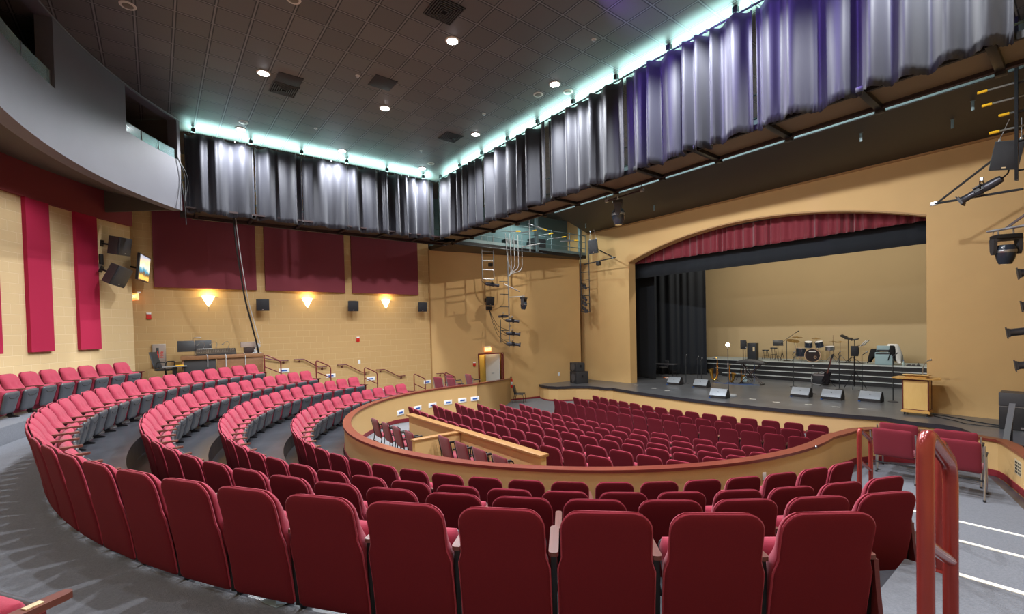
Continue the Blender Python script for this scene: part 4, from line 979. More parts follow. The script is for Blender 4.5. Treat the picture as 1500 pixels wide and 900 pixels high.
# ghost light
t = thing('ghost_light', 'bare glowing bulb on a tall stand at stage front', 'lamp', (-9.35, 18.4, SZ))
MB().lathe([(.33, 0), (.33, .03), (.3, .06), (.08, .09), (.04, .12)], 24).build('base', 'monitor_grille', t)
MB().tube([(0, 0, .1), (0, 0, 1.45)], .022).tube([(0, 0, 1.4), (0, 0, 1.95)], .016).build('pole', 'dark_grey', t); MB().lathe([(.028, 1.12), (.028, 1.35)], 12).build('sleeve', 'steel', t)
MB().lathe([(.025, 1.93), (.03, 2.0), (.02, 2.02)], 10).build('socket', 'steel', t); MB().sphere((0, 0, 2.09), .07, 14, 10, (1, 1, 1.15)).build('bulb', 'ghost_bulb', t)
# saxophones
def sax(label, x, y, s, rz, z=SZ):
    t = thing('saxophone', label, 'saxophone', (x, y, z), rz, 'brass saxophones'); t.scale = (s, s, s)
    n = 24; pts = []; rr = []
    for p, r_ in (((-.02, 0, 1.17), .012), ((.06, 0, 1.2), .014), ((.1, 0, 1.12), .018), ((.1, 0, .95), .024), ((.09, 0, .6), .034), ((.08, 0, .3), .045), ((.05, 0, .16), .052), ((-.05, 0, .1), .058), ((-.14, 0, .17), .066), ((-.17, 0, .34), .08), ((-.19, 0, .52), .1), ((-.21, 0, .62), .14), ((-.215, 0, .64), .15)): pts.append(p); rr.append(r_)
    MB().tube(pts, rr, 16).build('body', 'brass', t, smooth=60)
    mb = MB()
    for k in range(9): mb.lathe([(.028, -.05), (.03, -.043), (.005, -.04)], 10, 'y', (.09, 0, .35+.07*k)).tube([(.12, -.03, .33+.07*k), (.13, .01, .36+.07*k)], .006, 6)
    mb.build('keys', 'brass', t)
    MB().tube([(-.02, 0, 1.17), (-.12, 0, 1.15)], [.014, .01], 8).build('mouthpiece', 'black_plastic', t)
    mb = MB()
    for k in range(3): a = 2*PI*k/3; mb.tube([(0, 0, .12), (.22*math.cos(a), .22*math.sin(a), .012)], .011, 6)
    mb.tube([(0, 0, .12), (.0, .06, .62), (.08, .06, .66)], .011, 6).build('stand', 'black_metal', t)
    return t
sax('tall brass baritone saxophone standing upright at left', -12.1, 22.5, 1.02, .4)
sax('smaller brass saxophone tilted on its stand right of ghost light', -11.25, 22.4, .78, 2.9)
sax('small brass saxophone behind the tilted one, beside blue guitar', -10.95, 22.9, .6, 2.5)
# guitars
def guitar(label, x, y, m, rz, s=1, lean=.25):
    t = thing('guitar', label, 'guitar', (x, y, SZ), rz, 'guitars on stands'); t.scale = (s, s, s)
    R_ = Matrix.Rotation(-lean, 4, 'X')
    pr = [(0, .1), (.13, .12), (.18, .22), (.15, .33), (.12, .4), (.15, .5), (.13, .58), (.05, .56), (.03, .52), (-.03, .52), (-.05, .56), (-.13, .6), (-.15, .5), (-.12, .4), (-.15, .33), (-.18, .22), (-.13, .12)]
    MB().prism(pr, -.022, .022, 'y').xf(R_).build('body', m, t, smooth=30)
    MB().rbox((0, -.01, .82), (.05, .03, .64), .006).xf(R_).build('neck', 'arm_wood', t); MB().prism([(-.03, 1.13), (.04, 1.13), (.05, 1.32), (-.02, 1.3)], -.02, .005, 'y').xf(R_).build('headstock', 'black_plastic', t)
    mb = MB()
    for k in range(3): a = 2*PI*k/3+.5; mb.tube([(0, .1, .3), (.3*math.cos(a), .1+.3*math.sin(a), .012)], .012, 6)
    mb.tube([(0, .1, .3), (0, .26, .98)], .012, 6).tube([(-.12, -.04, .12), (0, .1, .2), (.12, -.04, .12)], .011, 6).build('stand', 'black_metal', t)
guitar('blue bodied guitar on floor stand right of the small saxophones', -10.75, 22.75, 'amp_teal', .2, .62)
guitar('black guitar leaning on a stand in front of the riser', -7.75, 24.0, 'drum_head_black', -.5, 1.15, .3)
t = thing('guitar_amplifier', 'black guitar amplifier with draped cables beside black guitar', 'amplifier', (-8.05, 24.5, SZ), .1)
MB().rbox((0, 0, .26), (.6, .3, .5), .02).build('cabinet', 'black_plastic', t); MB().rbox((0, -.152, .22), (.54, .02, .36), .006).build('grille', 'speaker_grille', t); MB().box((0, -.153, .46), (.54, .012, .06)).build('control_panel', 'steel', t, smooth=0)
MB().tube(pipe_round([(-.3, -.1, .53), (-.36, -.18, .3), (-.3, -.22, .04), (.1, -.25, .02)], .1), .012, 6).tube(pipe_round([(-.1, 0, .52), (0, .05, .6), (.25, -.05, .53), (.32, -.12, .2)], .1), .014, 6).build('cable', 'cable_grey', t); MB().tube([(-.1, 0, .5), (-.1, 0, .55), (.1, 0, .55), (.1, 0, .5)], .012, 6).build('handle', 'black_plastic', t)
# keyboard on X stand, covered
t = thing('keyboard', 'keyboard on black X stand under a dark cloth cover', 'keyboard', (-10.4, 22.7, SZ), .05)
for sy in (-.12, .12):
    MB().tube([(-.5, sy, .02), (.45, sy, .98)], .022).tube([(.5, sy, .02), (-.45, sy, .98)], .022).build('stand_leg', 'beam_maroon', t)
for sx in (-.5, .5): MB().tube([(sx, -.25, .02), (sx, .25, .02)], .022).build('foot', 'black_metal', t)
MB().rbox((0, 0, 1.02), (1.35, .34, .09), .015).build('keyboard_body', 'black_plastic', t)
n, m_ = 24, 6; V = []; rnd = random.Random(3)
for j in range(m_+1):
    for i in range(n+1):
        x = -.62+1.24*i/n; y = -.2+.4*j/m_; edge = max(0, abs(y)-.16)*2.5
        V.append((x, y, 1.10+.1*math.sin(PI*i/n)*(.5+.5*math.cos(y*6))+.02*rnd.random()-edge))
MB().add(V, [(j*(n+1)+i, j*(n+1)+i+1, (j+1)*(n+1)+i+1, (j+1)*(n+1)+i) for j in range(m_) for i in range(n)]).build('cloth_cover', 'speaker_case', t, smooth=60)
MB().tube(pipe_round([(.1, .15, .98), (.05, .2, .5), (.1, .1, .02), (-.5, -.1, .012), (-1.1, -.2, .012)], .15), .012, 6).build('blue_cable', 'cable_blue', t)
# speakers
def pole_speaker(label, x, y, hz, rz, h=.44, w=.27, d=.26, tripod=True, z=SZ):
    t = thing('stand_loudspeaker', label, 'loudspeaker', (x, y, z), rz, 'loudspeakers on stands')
    MB().prism([(-w/2, -d/2), (w/2, -d/2), (w*.36, d/2), (-w*.36, d/2)], hz, hz+h).build('cabinet', 'speaker_case', t, smooth=0); MB().rbox((0, -d/2-.008, hz+h/2), (w*.96, .02, h*.96), .006).build('grille', 'speaker_grille', t)
    MB().box((.1, d/2*.2, hz+h*.5), (w*.5, .02, h*.7)).build('side_panel', 'speaker_case', t, smooth=0)
    MB().tube([(0, 0, .1), (0, 0, hz+.02)], .02).lathe([(.03, hz*.42), (.035, hz*.46), (.03, hz*.5)], 10).build('pole', 'black_metal', t)
    for k in range(3): a = 2*PI*k/3+.3; MB().tube([(0, 0, hz*.55), (.45*math.cos(a), .45*math.sin(a), .015)], .014, 6).tube([(0, 0, .15), (.25*math.cos(a), .25*math.sin(a), hz*.26)], .009, 6).build('leg', 'black_metal', t)
    return t
pole_speaker('black loudspeaker on pole beside the ghost light, left of keyboard', -11.2, 23.6, 1.65, .5)
pole_speaker('black loudspeaker on tripod between drum kit and pale amplifier', -6.58, 23.9, 1.42, .35)
t = thing('speaker_cabinet', 'tall black speaker cabinet on riser behind the pole loudspeaker', 'loudspeaker', (-12.4, 27.3, RZ), .1)
MB().rbox((0, 0, .48), (.5, .4, .96), .015).build('cabinet', 'black_plastic', t); MB().rbox((0, -.205, .46), (.46, .02, .86), .006).build('grille', 'speaker_grille', t); MB().box((.12, -.22, .62), (.1, .01, .25)).build('badge', 'plate_brass', t, smooth=0)
# stools, music stand, tripod on the riser
for x, y, h, wd in ((-12.0, 28.0, .48, 'left of the folding stool'), (-11.55, 28.0, .62, 'behind the covered keyboard')):
    t = thing('stool', 'small black round stool on riser, ' + wd, 'stool', (x, y, RZ), 0, 'stools on the riser')
    MB().lathe([(.17, h), (.18, h+.02), (.17, h+.06), (.03, h+.065)], 18).build('seat', 'vinyl_black', t)
    for k in range(4): a = PI/4+PI/2*k; MB().tube([(.1*math.cos(a), .1*math.sin(a), h), (.19*math.cos(a), .19*math.sin(a), .01)], .012, 6).build('leg', 'black_metal', t)
    MB().tube([(.14*math.cos(2*PI*k/16), .14*math.sin(2*PI*k/16), h*.45) for k in range(16)], .008, 6, closed=True).build('ring', 'black_metal', t)
def music_stand(label, loc, rz, h=1.0, w=.5, m='black_metal'):
    t = thing('music_stand', label, 'music stand', loc, rz, 'music stands')
    MB().rbox((0, -.02, h+.12), (w, .014, .32), .004, (-.45, 0, 0)).rbox((0, -.1, h-.02), (w, .06, .012), .003, (-.2, 0, 0)).build('desk', m, t)
    MB().tube([(0, 0, .1), (0, 0, h+.05)], .012).build('pole', m, t)
    for k in range(3): a = 2*PI*k/3+.5; MB().tube([(0, 0, .28), (.26*math.cos(a), .26*math.sin(a), .01)], .01, 6).build('leg', m, t)
    return t
music_stand('black music stand on riser right of the covered keyboard', (-11.0, 27.2, RZ), .5, .86)
t = thing('folded_stand', 'folded black tripod stand leaning upright beside the music stand', 'stand', (-10.75, 27.1, RZ))
for k in range(3): a = 2*PI*k/3; MB().tube([(0, 0, .5), (.12*math.cos(a), .12*math.sin(a), .01)], .013, 6).build('leg', 'black_metal', t)
MB().tube([(0, 0, .3), (0, 0, .62)], .018).build('pole', 'black_metal', t)
# drum kit : each drum and stand is a thing
def drum(name, label, cat, c, r_, d_, rot, head='drum_white', hoop='chrome', shell='drum_shell', group='drums of the kit', legs=None, front=None):
    t = thing(name, label, cat, c, rot=rot, group=group)
    MB().lathe([(r_, -d_/2), (r_, d_/2)], 28).build('shell', shell, t)
    for s_ in (-1, 1):
        MB().lathe([(r_+.006, s_*d_/2-.015), (r_+.016, s_*d_/2-.012), (r_+.016, s_*d_/2+.012), (r_-.004, s_*d_/2+.013), (r_+.006, s_*d_/2-.015)], 28, caps=False).build('hoop', hoop, t)
        MB().lathe([(r_-.002, s_*(d_/2+.003)), (r_-.002, s_*(d_/2+.006))], 28).build('head', (front if (front and s_ > 0) else head), t)
    for k in range(6):
        a = 2*PI*k/6; MB().tube([(1.02*r_*math.cos(a), 1.02*r_*math.sin(a), -d_*.45), (1.02*r_*math.cos(a), 1.02*r_*math.sin(a), d_*.45)], .007, 6).build('lug', 'chrome', t)
    if legs:
        for p in legs: MB().tube(p, .01, 6).build('leg', 'chrome', t)
    return t
bd = drum('bass_drum', 'large bass drum with black front head on the riser', 'drum', (-9.3, 27.25, RZ+.3), .28, .42, (PI/2, 0, .25), hoop='drum_hoop', front='drum_head_black', legs=[[(.2, -.2, -.05), (.34, -.3, -.12)], [(-.2, -.2, -.05), (-.34, -.3, -.12)]])
MB().box((0, .17, .226), (.26, .045, .004)).build('badge_bar', 'drum_white', bd, smooth=0)
MB().lathe([(.04, .222), (.055, .222), (.055, .228), (.04, .228), (.04, .222)], 16, 'z', (.1, -.08, 0), caps=False).build('port_ring', 'drum_hoop', bd)
drum('tom_drum', 'left dark rack tom above the bass drum', 'drum', (-9.5, 27.35, RZ+.76), .15, .22, (.25, .1, 0), legs=[[(0, .1, -.1), (.15, .1, -.3)]])
drum('tom_drum', 'right dark rack tom above the bass drum', 'drum', (-9.1, 27.4, RZ+.77), .15, .22, (.25, -.1, 0), legs=[[(0, .1, -.1), (-.15, .1, -.3)]])
drum('floor_tom', 'dark floor tom on chrome legs left behind the bass drum', 'drum', (-9.95, 27.75, RZ+.38), .2, .36, (0, 0, 0), legs=[[(.2*math.cos(a), .2*math.sin(a), 0), (.21*math.cos(a), .21*math.sin(a), -.375)] for a in (0, 2.1, 4.2)])
drum('snare_drum', 'snare drum on a stand right of the bass drum', 'drum', (-8.75, 27.55, RZ+.6), .17, .14, (.1, 0, 0), shell='steel', legs=[[(0, 0, -.08), (0, 0, -.4)], [(0, 0, -.35), (.2, .1, -.59)], [(0, 0, -.35), (-.2, .1, -.59)], [(0, 0, -.35), (0, -.2, -.59)]])
def cymbal(label, x, y, h, r_, tilt, lean=0):
    t = thing('cymbal', label, 'cymbal', (x, y, RZ), group='cymbals of the kit')
    R_ = Matrix.Translation((lean, 0, h)) @ Euler(tilt).to_matrix().to_4x4()
    MB().lathe([(r_, 0), (r_*.5, .012), (r_*.2, .02), (r_*.14, .045), (.01, .05)], 24).xf(R_).build('bronze_disc', 'cymbal', t)
    MB().tube([(0, 0, .2), (0, 0, h*.7), (lean, 0, h+.06)], .012, 8).build('pole', 'chrome', t)
    for k in range(3): a = 2*PI*k/3+.2; MB().tube([(0, 0, .32), (.24*math.cos(a), .24*math.sin(a), .01)], .01, 6).build('leg', 'chrome', t)
cymbal('large tilted ride cymbal left of the drum kit', -9.95, 27.15, .92, .26, (.2, .25, 0), -.1)
cymbal('cymbal higher behind the left ride cymbal', -10.1, 27.75, 1.06, .22, (.1, .1, 0))
cymbal('small crash cymbal over the toms', -9.35, 27.8, 1.0, .17, (.1, 0, 0))
cymbal('flat cymbal right of the drum kit', -8.35, 27.5, .86, .22, (.05, -.05, 0))
t = thing('hi_hat', 'hi hat with tall clutch rod right of the toms', 'cymbal', (-8.75, 27.95, RZ))
for k, z in enumerate((.84, .87)): MB().lathe([(.17, 0 if k else .02), (.05, .01 if k else .01), (.01, .03 if k else 0)], 22).xf(Matrix.Translation((0, 0, z))).build('bronze_disc', 'cymbal', t)
MB().tube([(0, 0, .02), (0, 0, 1.15)], .011).build('rod', 'chrome', t)
for k in range(3): a = 2*PI*k/3; MB().tube([(0, 0, .3), (.24*math.cos(a), .24*math.sin(a), .01)], .01, 6).build('leg', 'chrome', t)
t = thing('boom_microphone', 'boom microphone stand reaching over the left cymbals', 'microphone stand', (-10.35, 27.25, RZ))
MB().lathe([(.15, 0), (.15, .02), (.03, .05)], 18).build('base', 'black_metal', t); MB().tube([(0, 0, .02), (0, 0, .92)], .013).build('pole', 'pipe_dark', t); MB().tube([(-.22, 0, .82), (.0, 0, 1.0), (.42, 0, 1.32)], .01).build('boom', 'pipe_dark', t); MB().tube([(.4, 0, 1.3), (.5, 0, 1.36)], .022).build('microphone', 'black_plastic', t)
t = thing('percussion_rack', 'percussion stand with black pads and white notes right of drums', 'stand', (-7.95, 27.5, RZ))
for sx in (-.12, .1): MB().tube([(sx, 0, .02), (sx, 0, 1.0)], .014).build('pole', 'black_metal', t)
for k in range(3): a = 2*PI*k/3; MB().tube([(0, 0, .25), (.32*math.cos(a), .32*math.sin(a), .01)], .013, 6).build('leg', 'black_metal', t)
for p, r_ in (((-.1, 0, 1.02), (.2, .1, 0)), ((.12, -.02, .98), (.1, -.2, 0)), ((-.28, .03, 1.1), (.3, .5, 0))): MB().rbox(p, (.26, .2, .05), .02, r_).build('pad', 'black_plastic', t)
for dx in (0, .1): MB().box((.4+dx, 0, .82+dx*.3), (.012, .2, .3), (0, .7, 0)).build('note_sheet', 'paper_white', t, smooth=0)
MB().tube([(.1, 0, .7), (.42, 0, .74)], .012).build('arm', 'black_metal', t)
o = MB().add([(-.5, -.2, 0), (.5, -.24, 0), (.55, .2, 0), (-.45, .24, 0), (-.5, -.2, .02), (.5, -.24, .025), (.55, .2, .02), (-.45, .24, .025)], [(0, 1, 2, 3), (4, 7, 6, 5), (0, 4, 5, 1), (1, 5, 6, 2), (2, 6, 7, 3), (3, 7, 4, 0)]).build('rug', 'black_plastic', loc=(-7.7, 27.5, RZ+.002)); tag(o, 'black mat under the percussion stand on riser', 'mat')
for o_ in [o_ for o_ in COL.objects if o_.parent is None and o_.get('category') in ('drum', 'cymbal')] + [t for t in COL.objects if t.name.startswith(('boom_microphone', 'percussion_rack')) and t.parent is None]:
    k_ = 1.2; l_ = o_.location; o_.location = (-9.3+(l_.x+9.3)*k_, 27.4+(l_.y-27.4)*k_, RZ+(l_.z-RZ)*k_); o_.scale = (k_, k_, k_)
# pale amplifier with cloths
t = thing('amplifier', 'pale blue amplifier stack on the riser, cloths draped over it', 'amplifier', (-6.3, 27.2, RZ), .1)
MB().rbox((0, 0, .3), (.66, .42, .58), .02).build('cabinet', 'amp_teal', t); MB().rbox((-.03, 0, .76), (.5, .3, .28), .02).build('head', 'amp_teal', t); MB().box((-.03, -.155, .67), (.46, .012, .09)).build('control_panel', 'black_plastic', t, smooth=0); MB().box((0, -.215, .53), (.6, .01, .05)).build('badge_bar', 'speaker_case', t, smooth=0)
def drape(name, label, c, m, wx, wy, h, seed):
    rnd = random.Random(seed); n = 18; V = []
    for j in range(n+1):
        for i in range(n+1):
            u_ = -1+2*i/n; v = -1+2*j/n; e_ = max(0, (u_*u_+v*v)**.5-.45)
            V.append((u_*wx, v*wy, h*(1-min(1, e_/.75)**1.6*.92)+.03*math.sin(9*u_+seed)*e_+.03*math.cos(8*v)*e_))
    o = MB().add(V, [(j*(n+1)+i, j*(n+1)+i+1, (j+1)*(n+1)+i+1, (j+1)*(n+1)+i) for j in range(n) for i in range(n)]).build(name, m, smooth=180, loc=c, weld=False)
    md = o.modifiers.new('thickness', 'SOLIDIFY'); md.thickness = .012
    return tag(o, label, 'cloth')
drape('draped_cloth', 'white cloth heaped over the right of the pale amplifier', (-6.02, 27.35, RZ+.05), 'cloth_white', .36, .3, .93, 4)
drape('draped_cloth', 'black cloth hanging over the left of the pale amplifier', (-6.72, 27.38, RZ+.02), 'void_black', .25, .22, .72, 7)
drape('draped_cloth', 'black cloth strip slung across the white cloth', (-6.0, 27.15, RZ+.16), 'void_black', .16, .16, .76, 9)
t = thing('water_bottle', 'clear plastic bottle on the riser right of pale amplifier', 'bottle', (-5.55, 26.95, RZ))
MB().lathe([(.035, 0), (.036, .16), (.015, .21), (.014, .235)], 14).build('body', 'bottle_clear', t); MB().lathe([(.016, .23), (.016, .255)], 12).build('cap', 'sign_blue', t)
t = thing('effect_pedals', 'low row of black effect pedals on riser near right arch edge', 'pedals', (-5.2, 27.0, RZ))
MB().rbox((0, 0, .02), (.5, .16, .04), .008).build('board', 'black_plastic', t)
for k in range(3): MB().rbox((-.16+.16*k, 0, .06), (.1, .12, .04), .008).build('pedal', 'dark_grey', t)
MB().tube([(.17, 0, .05), (.17, 0, .16)], .012).build('knob', 'black_plastic', t)
# lectern
t = thing('lectern', 'maple wood lectern on casters at stage right of centre', 'lectern', (-3.5, 18.55, SZ), .02)
MB().rbox((0, 0, .6), (.6, .46, 1.0), .006).build('body', 'maple', t); 
for sx in (-1, 1): MB().rbox((sx*.3, -.23, .6), (.03, .03, 1.0), .004).rbox((sx*.3, .23, .6), (.03, .03, 1.0), .004).build('corner_trim', 'mahogany', t)
MB().rbox((0, 0, .11), (.68, .54, .06), .01).rbox((0, 0, .15), (.64, .5, .03), .006).build('base', 'maple_side', t); MB().rbox((0, 0, 1.09), (.64, .5, .04), .006).rbox((0, 0, .175), (.62, .48, .02), .004).build('moulding', 'mahogany', t)
MB().prism([(-.58, -.2), (-.42, -.34), (.42, -.34), (.58, -.2), (.5, .34), (-.5, .34)], 1.12, 1.15).build('top_board', 'maple_side', t, smooth=0)
MB().rbox((0, .02, 1.18), (.5, .42, .07), .008).build('desk_box', 'maple_side', t); MB().rbox((0, .0, 1.232), (.62, .5, .025), .006, (-.06, 0, 0)).build('desk_board', 'maple', t)
for sx in (-1, 1):
    for sy in (-1, 1): MB().lathe([(.035, -.015), (.035, .015)], 12, 'x', (sx*.26, sy*.2, .037)).rbox((sx*.26, sy*.2, .072), (.05, .04, .02), .004).build('caster', 'black_plastic', t)
g = MB().tube(pipe_round([(.12, .1, 1.24), (.12, .1, 1.45), (.18, .06, 1.6), (.26, -.02, 1.68)], .1), .012, 8).build('gooseneck', 'steel', t)
MB().tube([(.26, -.02, 1.68), (.32, -.06, 1.71)], .022).sphere((.335, -.07, 1.715), .03).build('microphone', 'steel', g)
# side-stage sound gear
def pa_box(name, label, loc, rz, w, d, h, two=False):
    t = thing(name, label, 'loudspeaker', loc, rz, 'stage corner loudspeakers')
    MB().rbox((0, 0, h/2), (w, d, h), .015).build('cabinet', 'speaker_case', t); MB().rbox((0, -d/2-.006, h/2), (w*.94, .02, h*.9), .006).build('grille', 'speaker_grille', t)
    MB().lathe([(w*.3, -d/2-.02), (w*.31, -d/2-.014), (w*.22, -d/2-.012)], 22, 'y', (0, 0, h*.5)).build('cone_ring', 'dark_grey', t)
    MB().rbox((w/2, 0, h*.62), (.012, .1, .14), .004).build('handle', 'void_black', t); MB().box((0, -d/2-.02, h*.12), (.06, .008, .04)).build('badge', 'steel', t, smooth=0)
    return t
pa_box('subwoofer', 'lower black loudspeaker of the stack at the left stage corner', (-16.95, 17.6, SZ), -.25, .66, .72, .62)
pa_box('loudspeaker_box', 'upper black loudspeaker of the stack at the left stage corner', (-16.97, 17.5, SZ+.63), -.25, .64, .52, .46)
t = thing('subwoofer', 'big black loudspeaker stack at the right stage corner', 'loudspeaker', (-1.2, 17.9, SZ), .0, 'stage corner loudspeakers')
MB().rbox((0, 0, .31), (.92, .7, .6), .012).build('cabinet', 'black_plastic', t); MB().rbox((0, .02, .79), (.94, .62, .34), .012).build('upper_cabinet', 'dark_grey', t); MB().box((0, -.36, .61), (.9, .012, .02)).build('seam_strip', 'steel', t, smooth=0); MB().box((.0, -.36, .07), (.14, .01, .05)).build('badge', 'steel', t, smooth=0)
t = thing('stage_stair_rail', 'flat grey sloping handrail of the stage steps at right edge', 'handrail', (-1.25, 15.45, SZ))
MB().prism([(0, .92), (.04, .97), (-1.2, .28), (-1.24, .23)], -.05, .05, 'x').build('rail', 'pipe_grey', t, smooth=0)
for yy, zz in ((-.15, .84), (-.95, .36)): MB().rbox((0, yy, zz/2-.2), (.045, .045, zz+.4), .006).build('post', 'black_metal', t)
# folding table and bits at stage left
t = thing('folding_table', 'grey folding table half hidden behind the flat leg curtain', 'table', (-15.35, 23.0, SZ), .2)
MB().rbox((0, 0, .72), (1.3, .6, .04), .01).build('table_top', 'dark_grey', t)
for sx in (-.5, .5): MB().tube([(sx, -.25, .7), (sx*1.1, -.27, .01)], .014).tube([(sx, .25, .7), (sx*1.1, .27, .01)], .014).tube([(sx*1.05, -.26, .3), (sx*1.05, .26, .3)], .012).build('leg', 'black_metal', t)
def folding_chair(label, loc, rz, fab, fr, w=.5, arms=False, h=.88, group=None, name='armchair', casters=False):
    t = thing(name, label, 'chair', loc, rz, group)       # sitter faces +y
    bw = w
    mb = pillow(.4 if arms else .46, h, lambda z: bw/2-.02-(.04-math.sqrt(max(0, .04**2-(z-(h-.04))**2)) if z > h-.04 else 0), lambda z: -.02-(z-.45)*.22, .03, .02, nu=12, nv=12)
    mb.build('backrest', fab, t, smooth=60)
    sm = pillow(0, .46, lambda z: bw/2-.01, lambda z: .455, .035, .03, nu=12, nv=12); sm.v = [(a, c-.02, b) for a, b, c in sm.v]; sm.build('seat', fab, t, smooth=60)
    for sx in (-1, 1):
        X = sx*(bw/2+.012)
        MB().tube(pipe_round([(X, -.12, .02), (X, -.02, .44), (X, -.1, h-.06)], .08), .012, 8).build('rear_leg', fr, t)
        if arms:
            MB().tube(pipe_round([(X, .36, .01), (X, .36, .64), (X, -.04, .66)], .05), .0125, 8).build('front_leg', fr, t); MB().rbox((X, .17, .668), (.045, .28, .025), .008).build('arm_pad', 'black_plastic', t)
        else: MB().tube(pipe_round([(X, .44, .01), (X, .4, .44), (X, -.02, .44)], .05), .0125, 8).build('front_leg', fr, t)
        MB().lathe([(.018, 0), (.018, .03)], 8, 'z', (X, -.12, 0)).lathe([(.018, 0), (.018, .03)], 8, 'z', (X, .36 if arms else .44, 0)).build('foot_cap', 'black_plastic', t)
    MB().tube([(-bw/2, -.06, .3), (bw/2, -.06, .3)], .011).tube([(-bw/2, .36, .41), (bw/2, .36, .41)], .011).build('crossbar', 'black_metal', t)
    return t
LZ = -.973
for x, y, wd in ((-2.2, 10.0, 'left front one near slim rail'), (-1.38, 9.85, 'right front one, steel frame showing'), (-2.25, 10.62, 'left rear one, mostly hidden'), (-1.5, 10.6, 'right rear one, mostly hidden')):
    folding_chair('wide burgundy armchair on the right landing, ' + wd, (x, y, LZ), .06, 'loose_fabric', 'steel', .58, True, .9, 'landing armchairs')
for x, y, rz, wd in ((-16.35, 8.95, .3, 'leftmost, seen side-on'), (-15.65, 9.15, .2, 'second, next to the side-on one'), (-16.8, 9.75, .1, 'third, half hidden at rear'), (-16.4, 10.45, 0, 'closest to doorway')):
    folding_chair('burgundy armchair on the far left landing, ' + wd, (x, y, LZ), rz, 'loose_fabric', 'steel', .5, True, .9, 'far landing armchairs')
for x, wd in ((-10.95, 'leftmost of four'), (-10.3, 'second from the left'), (-9.68, 'third from the left'), (-9.02, 'beside the short partition')):
    folding_chair('burgundy stacking armchair in left box behind divider, ' + wd, (x, 4.28, -1.21), -.05, 'loose_fabric', 'black_metal', .5, True, .88, 'box armchairs left of partition')
for x, wd in ((-8.1, 'beside the short partition'), (-7.45, 'second from partition'), (-6.82, 'third from partition'), (-6.2, 'rightmost, furthest from partition')):
    folding_chair('burgundy stacking armchair in right box behind divider, ' + wd, (x, 4.6, -1.21), -.05, 'loose_fabric', 'black_metal', .5, True, .88, 'box armchairs right of partition')
folding_chair('black stacking chair alone by the wall under the fire extinguisher', (-17.75, 13.95, ofloor(-17.75, 13.95)+.005), -.9, 'vinyl_black', 'black_metal', .46, False, .86, None, 'stacking_chair')
folding_chair('grey chair behind the folding table at stage left', (-15.9, 23.85, SZ), 2.8, 'dark_grey', 'black_metal', .44, False, .85, None, 'stacking_chair')
t = thing('fire_extinguisher', 'red fire extinguisher hung on left wall above black chair', 'fire extinguisher', (*w2(4.12, .1), -1.2))
MB().lathe([(.02, 0), (.075, .02), (.075, .4), (.03, .48), (.025, .52)], 16).build('cylinder', 'extinguisher_red', t); MB().lathe([(.076, .16), (.076, .3)], 16).build('paper_label', 'paper_white', t)
MB().tube([(0, 0, .52), (.05, -.05, .58), (.1, -.08, .5), (.09, -.08, .15)], .012, 6).rbox((0, 0, .54), (.05, .1, .04), .006).build('valve_hose', 'black_plastic', t)
for k, p in enumerate(((-14.9, 22.5), (-14.75, 22.45))):
    tag(MB().tube([(.13*math.cos(a*.35)*(1+.02*a), .13*math.sin(a*.35)*(1+.02*a), .012+.004*(a % 5)) for a in range(40)], .01, 6).build('cable_coil', 'cable_orange' if k == 0 else 'paper_white', loc=(p[0], p[1], SZ)), ('orange' if k == 0 else 'white')+' cable coil on stage floor by the leg curtain', 'cable')
cable('black cable running across the apron to the right loudspeaker stack', [(-3.2, 18.9, SZ+.012), (-2.6, 18.6, SZ+.012), (-2.1, 18.2, SZ+.012), (-1.6, 18.0, SZ+.012)], .014, 'cable_black', 'apron cables')
cable('second black cable curling on the right apron', [(-3.1, 18.5, SZ+.012), (-2.5, 18.0, SZ+.012), (-2.35, 17.75, SZ+.012), (-1.9, 17.7, SZ+.012), (-1.5, 17.8, SZ+.012)], .011, 'cable_black', 'apron cables')
cable('blue cable lying across stage floor under the keyboard', [(-12.0, 22.2, SZ+.01), (-11.2, 22.0, SZ+.01), (-10.4, 22.3, SZ+.01), (-9.9, 22.5, SZ+.01)], .012, 'cable_blue')
rnd = random.Random(11)
for k, (x, y) in enumerate(((-14.2, 18.8), (-12.9, 18.4), (-12.0, 18.1), (-8.3, 18.2), (-6.4, 18.3), (-5.6, 18.4), (-4.9, 18.6), (-7.4, 18.1))):
    tag(MB().box((0, 0, .002), (.22, .05, .003)).build('tape_mark', 'nosing_white', loc=(x, y, SZ), rot=(0, 0, rnd.uniform(.1, .7)), smooth=0), 'white tape mark on stage floor, %s from the left' % nth(sorted([-14.2, -12.9, -12.0, -8.3, -6.4, -5.6, -4.9, -7.4]).index(x)+1), 'tape', 'white stage tape marks')
wallplate('outlet', 'white wall outlet left of the stage corner loudspeaker stack', 'outlet', (*w2(7.1, .01), -.72), (.02, .12, .18), 'sign_white', None, a_)
# ================================================================ SOUND DESK AND SMALL THINGS
DX, DZ = -17.95, .306
t = thing('sound_desk', 'dark wooden sound desk behind the outermost row near left wall', 'desk', (DX, 1.75, DZ), -.06)
MB().rbox((0, 0, .80), (.8, 2.3, .12), .012).build('desk_top', 'desk_wood', t)
MB().rbox((.33, .45, .38), (.05, 1.3, .72), .008).rbox((0, 1.1, .38), (.7, .05, .72), .008).build('front_panel', 'desk_wood', t)
MB().rbox((.3, -.65, .38), (.05, .85, .72), .006).build('fabric_panel', 'speaker_case', t); MB().rbox((0, -1.1, .38), (.7, .05, .72), .008).build('side_panel', 'desk_wood', t)
t = thing('mixing_console', 'black sloping mixing console on the sound desk', 'mixing console', (DX+.02, 1.55, DZ+.86), -.06)
MB().prism([(-.3, 0), (.33, 0), (.33, .05), (-.2, .2), (-.3, .2)], -.55, .55, 'y').build('chassis', 'black_plastic', t, smooth=0)
mb = MB()
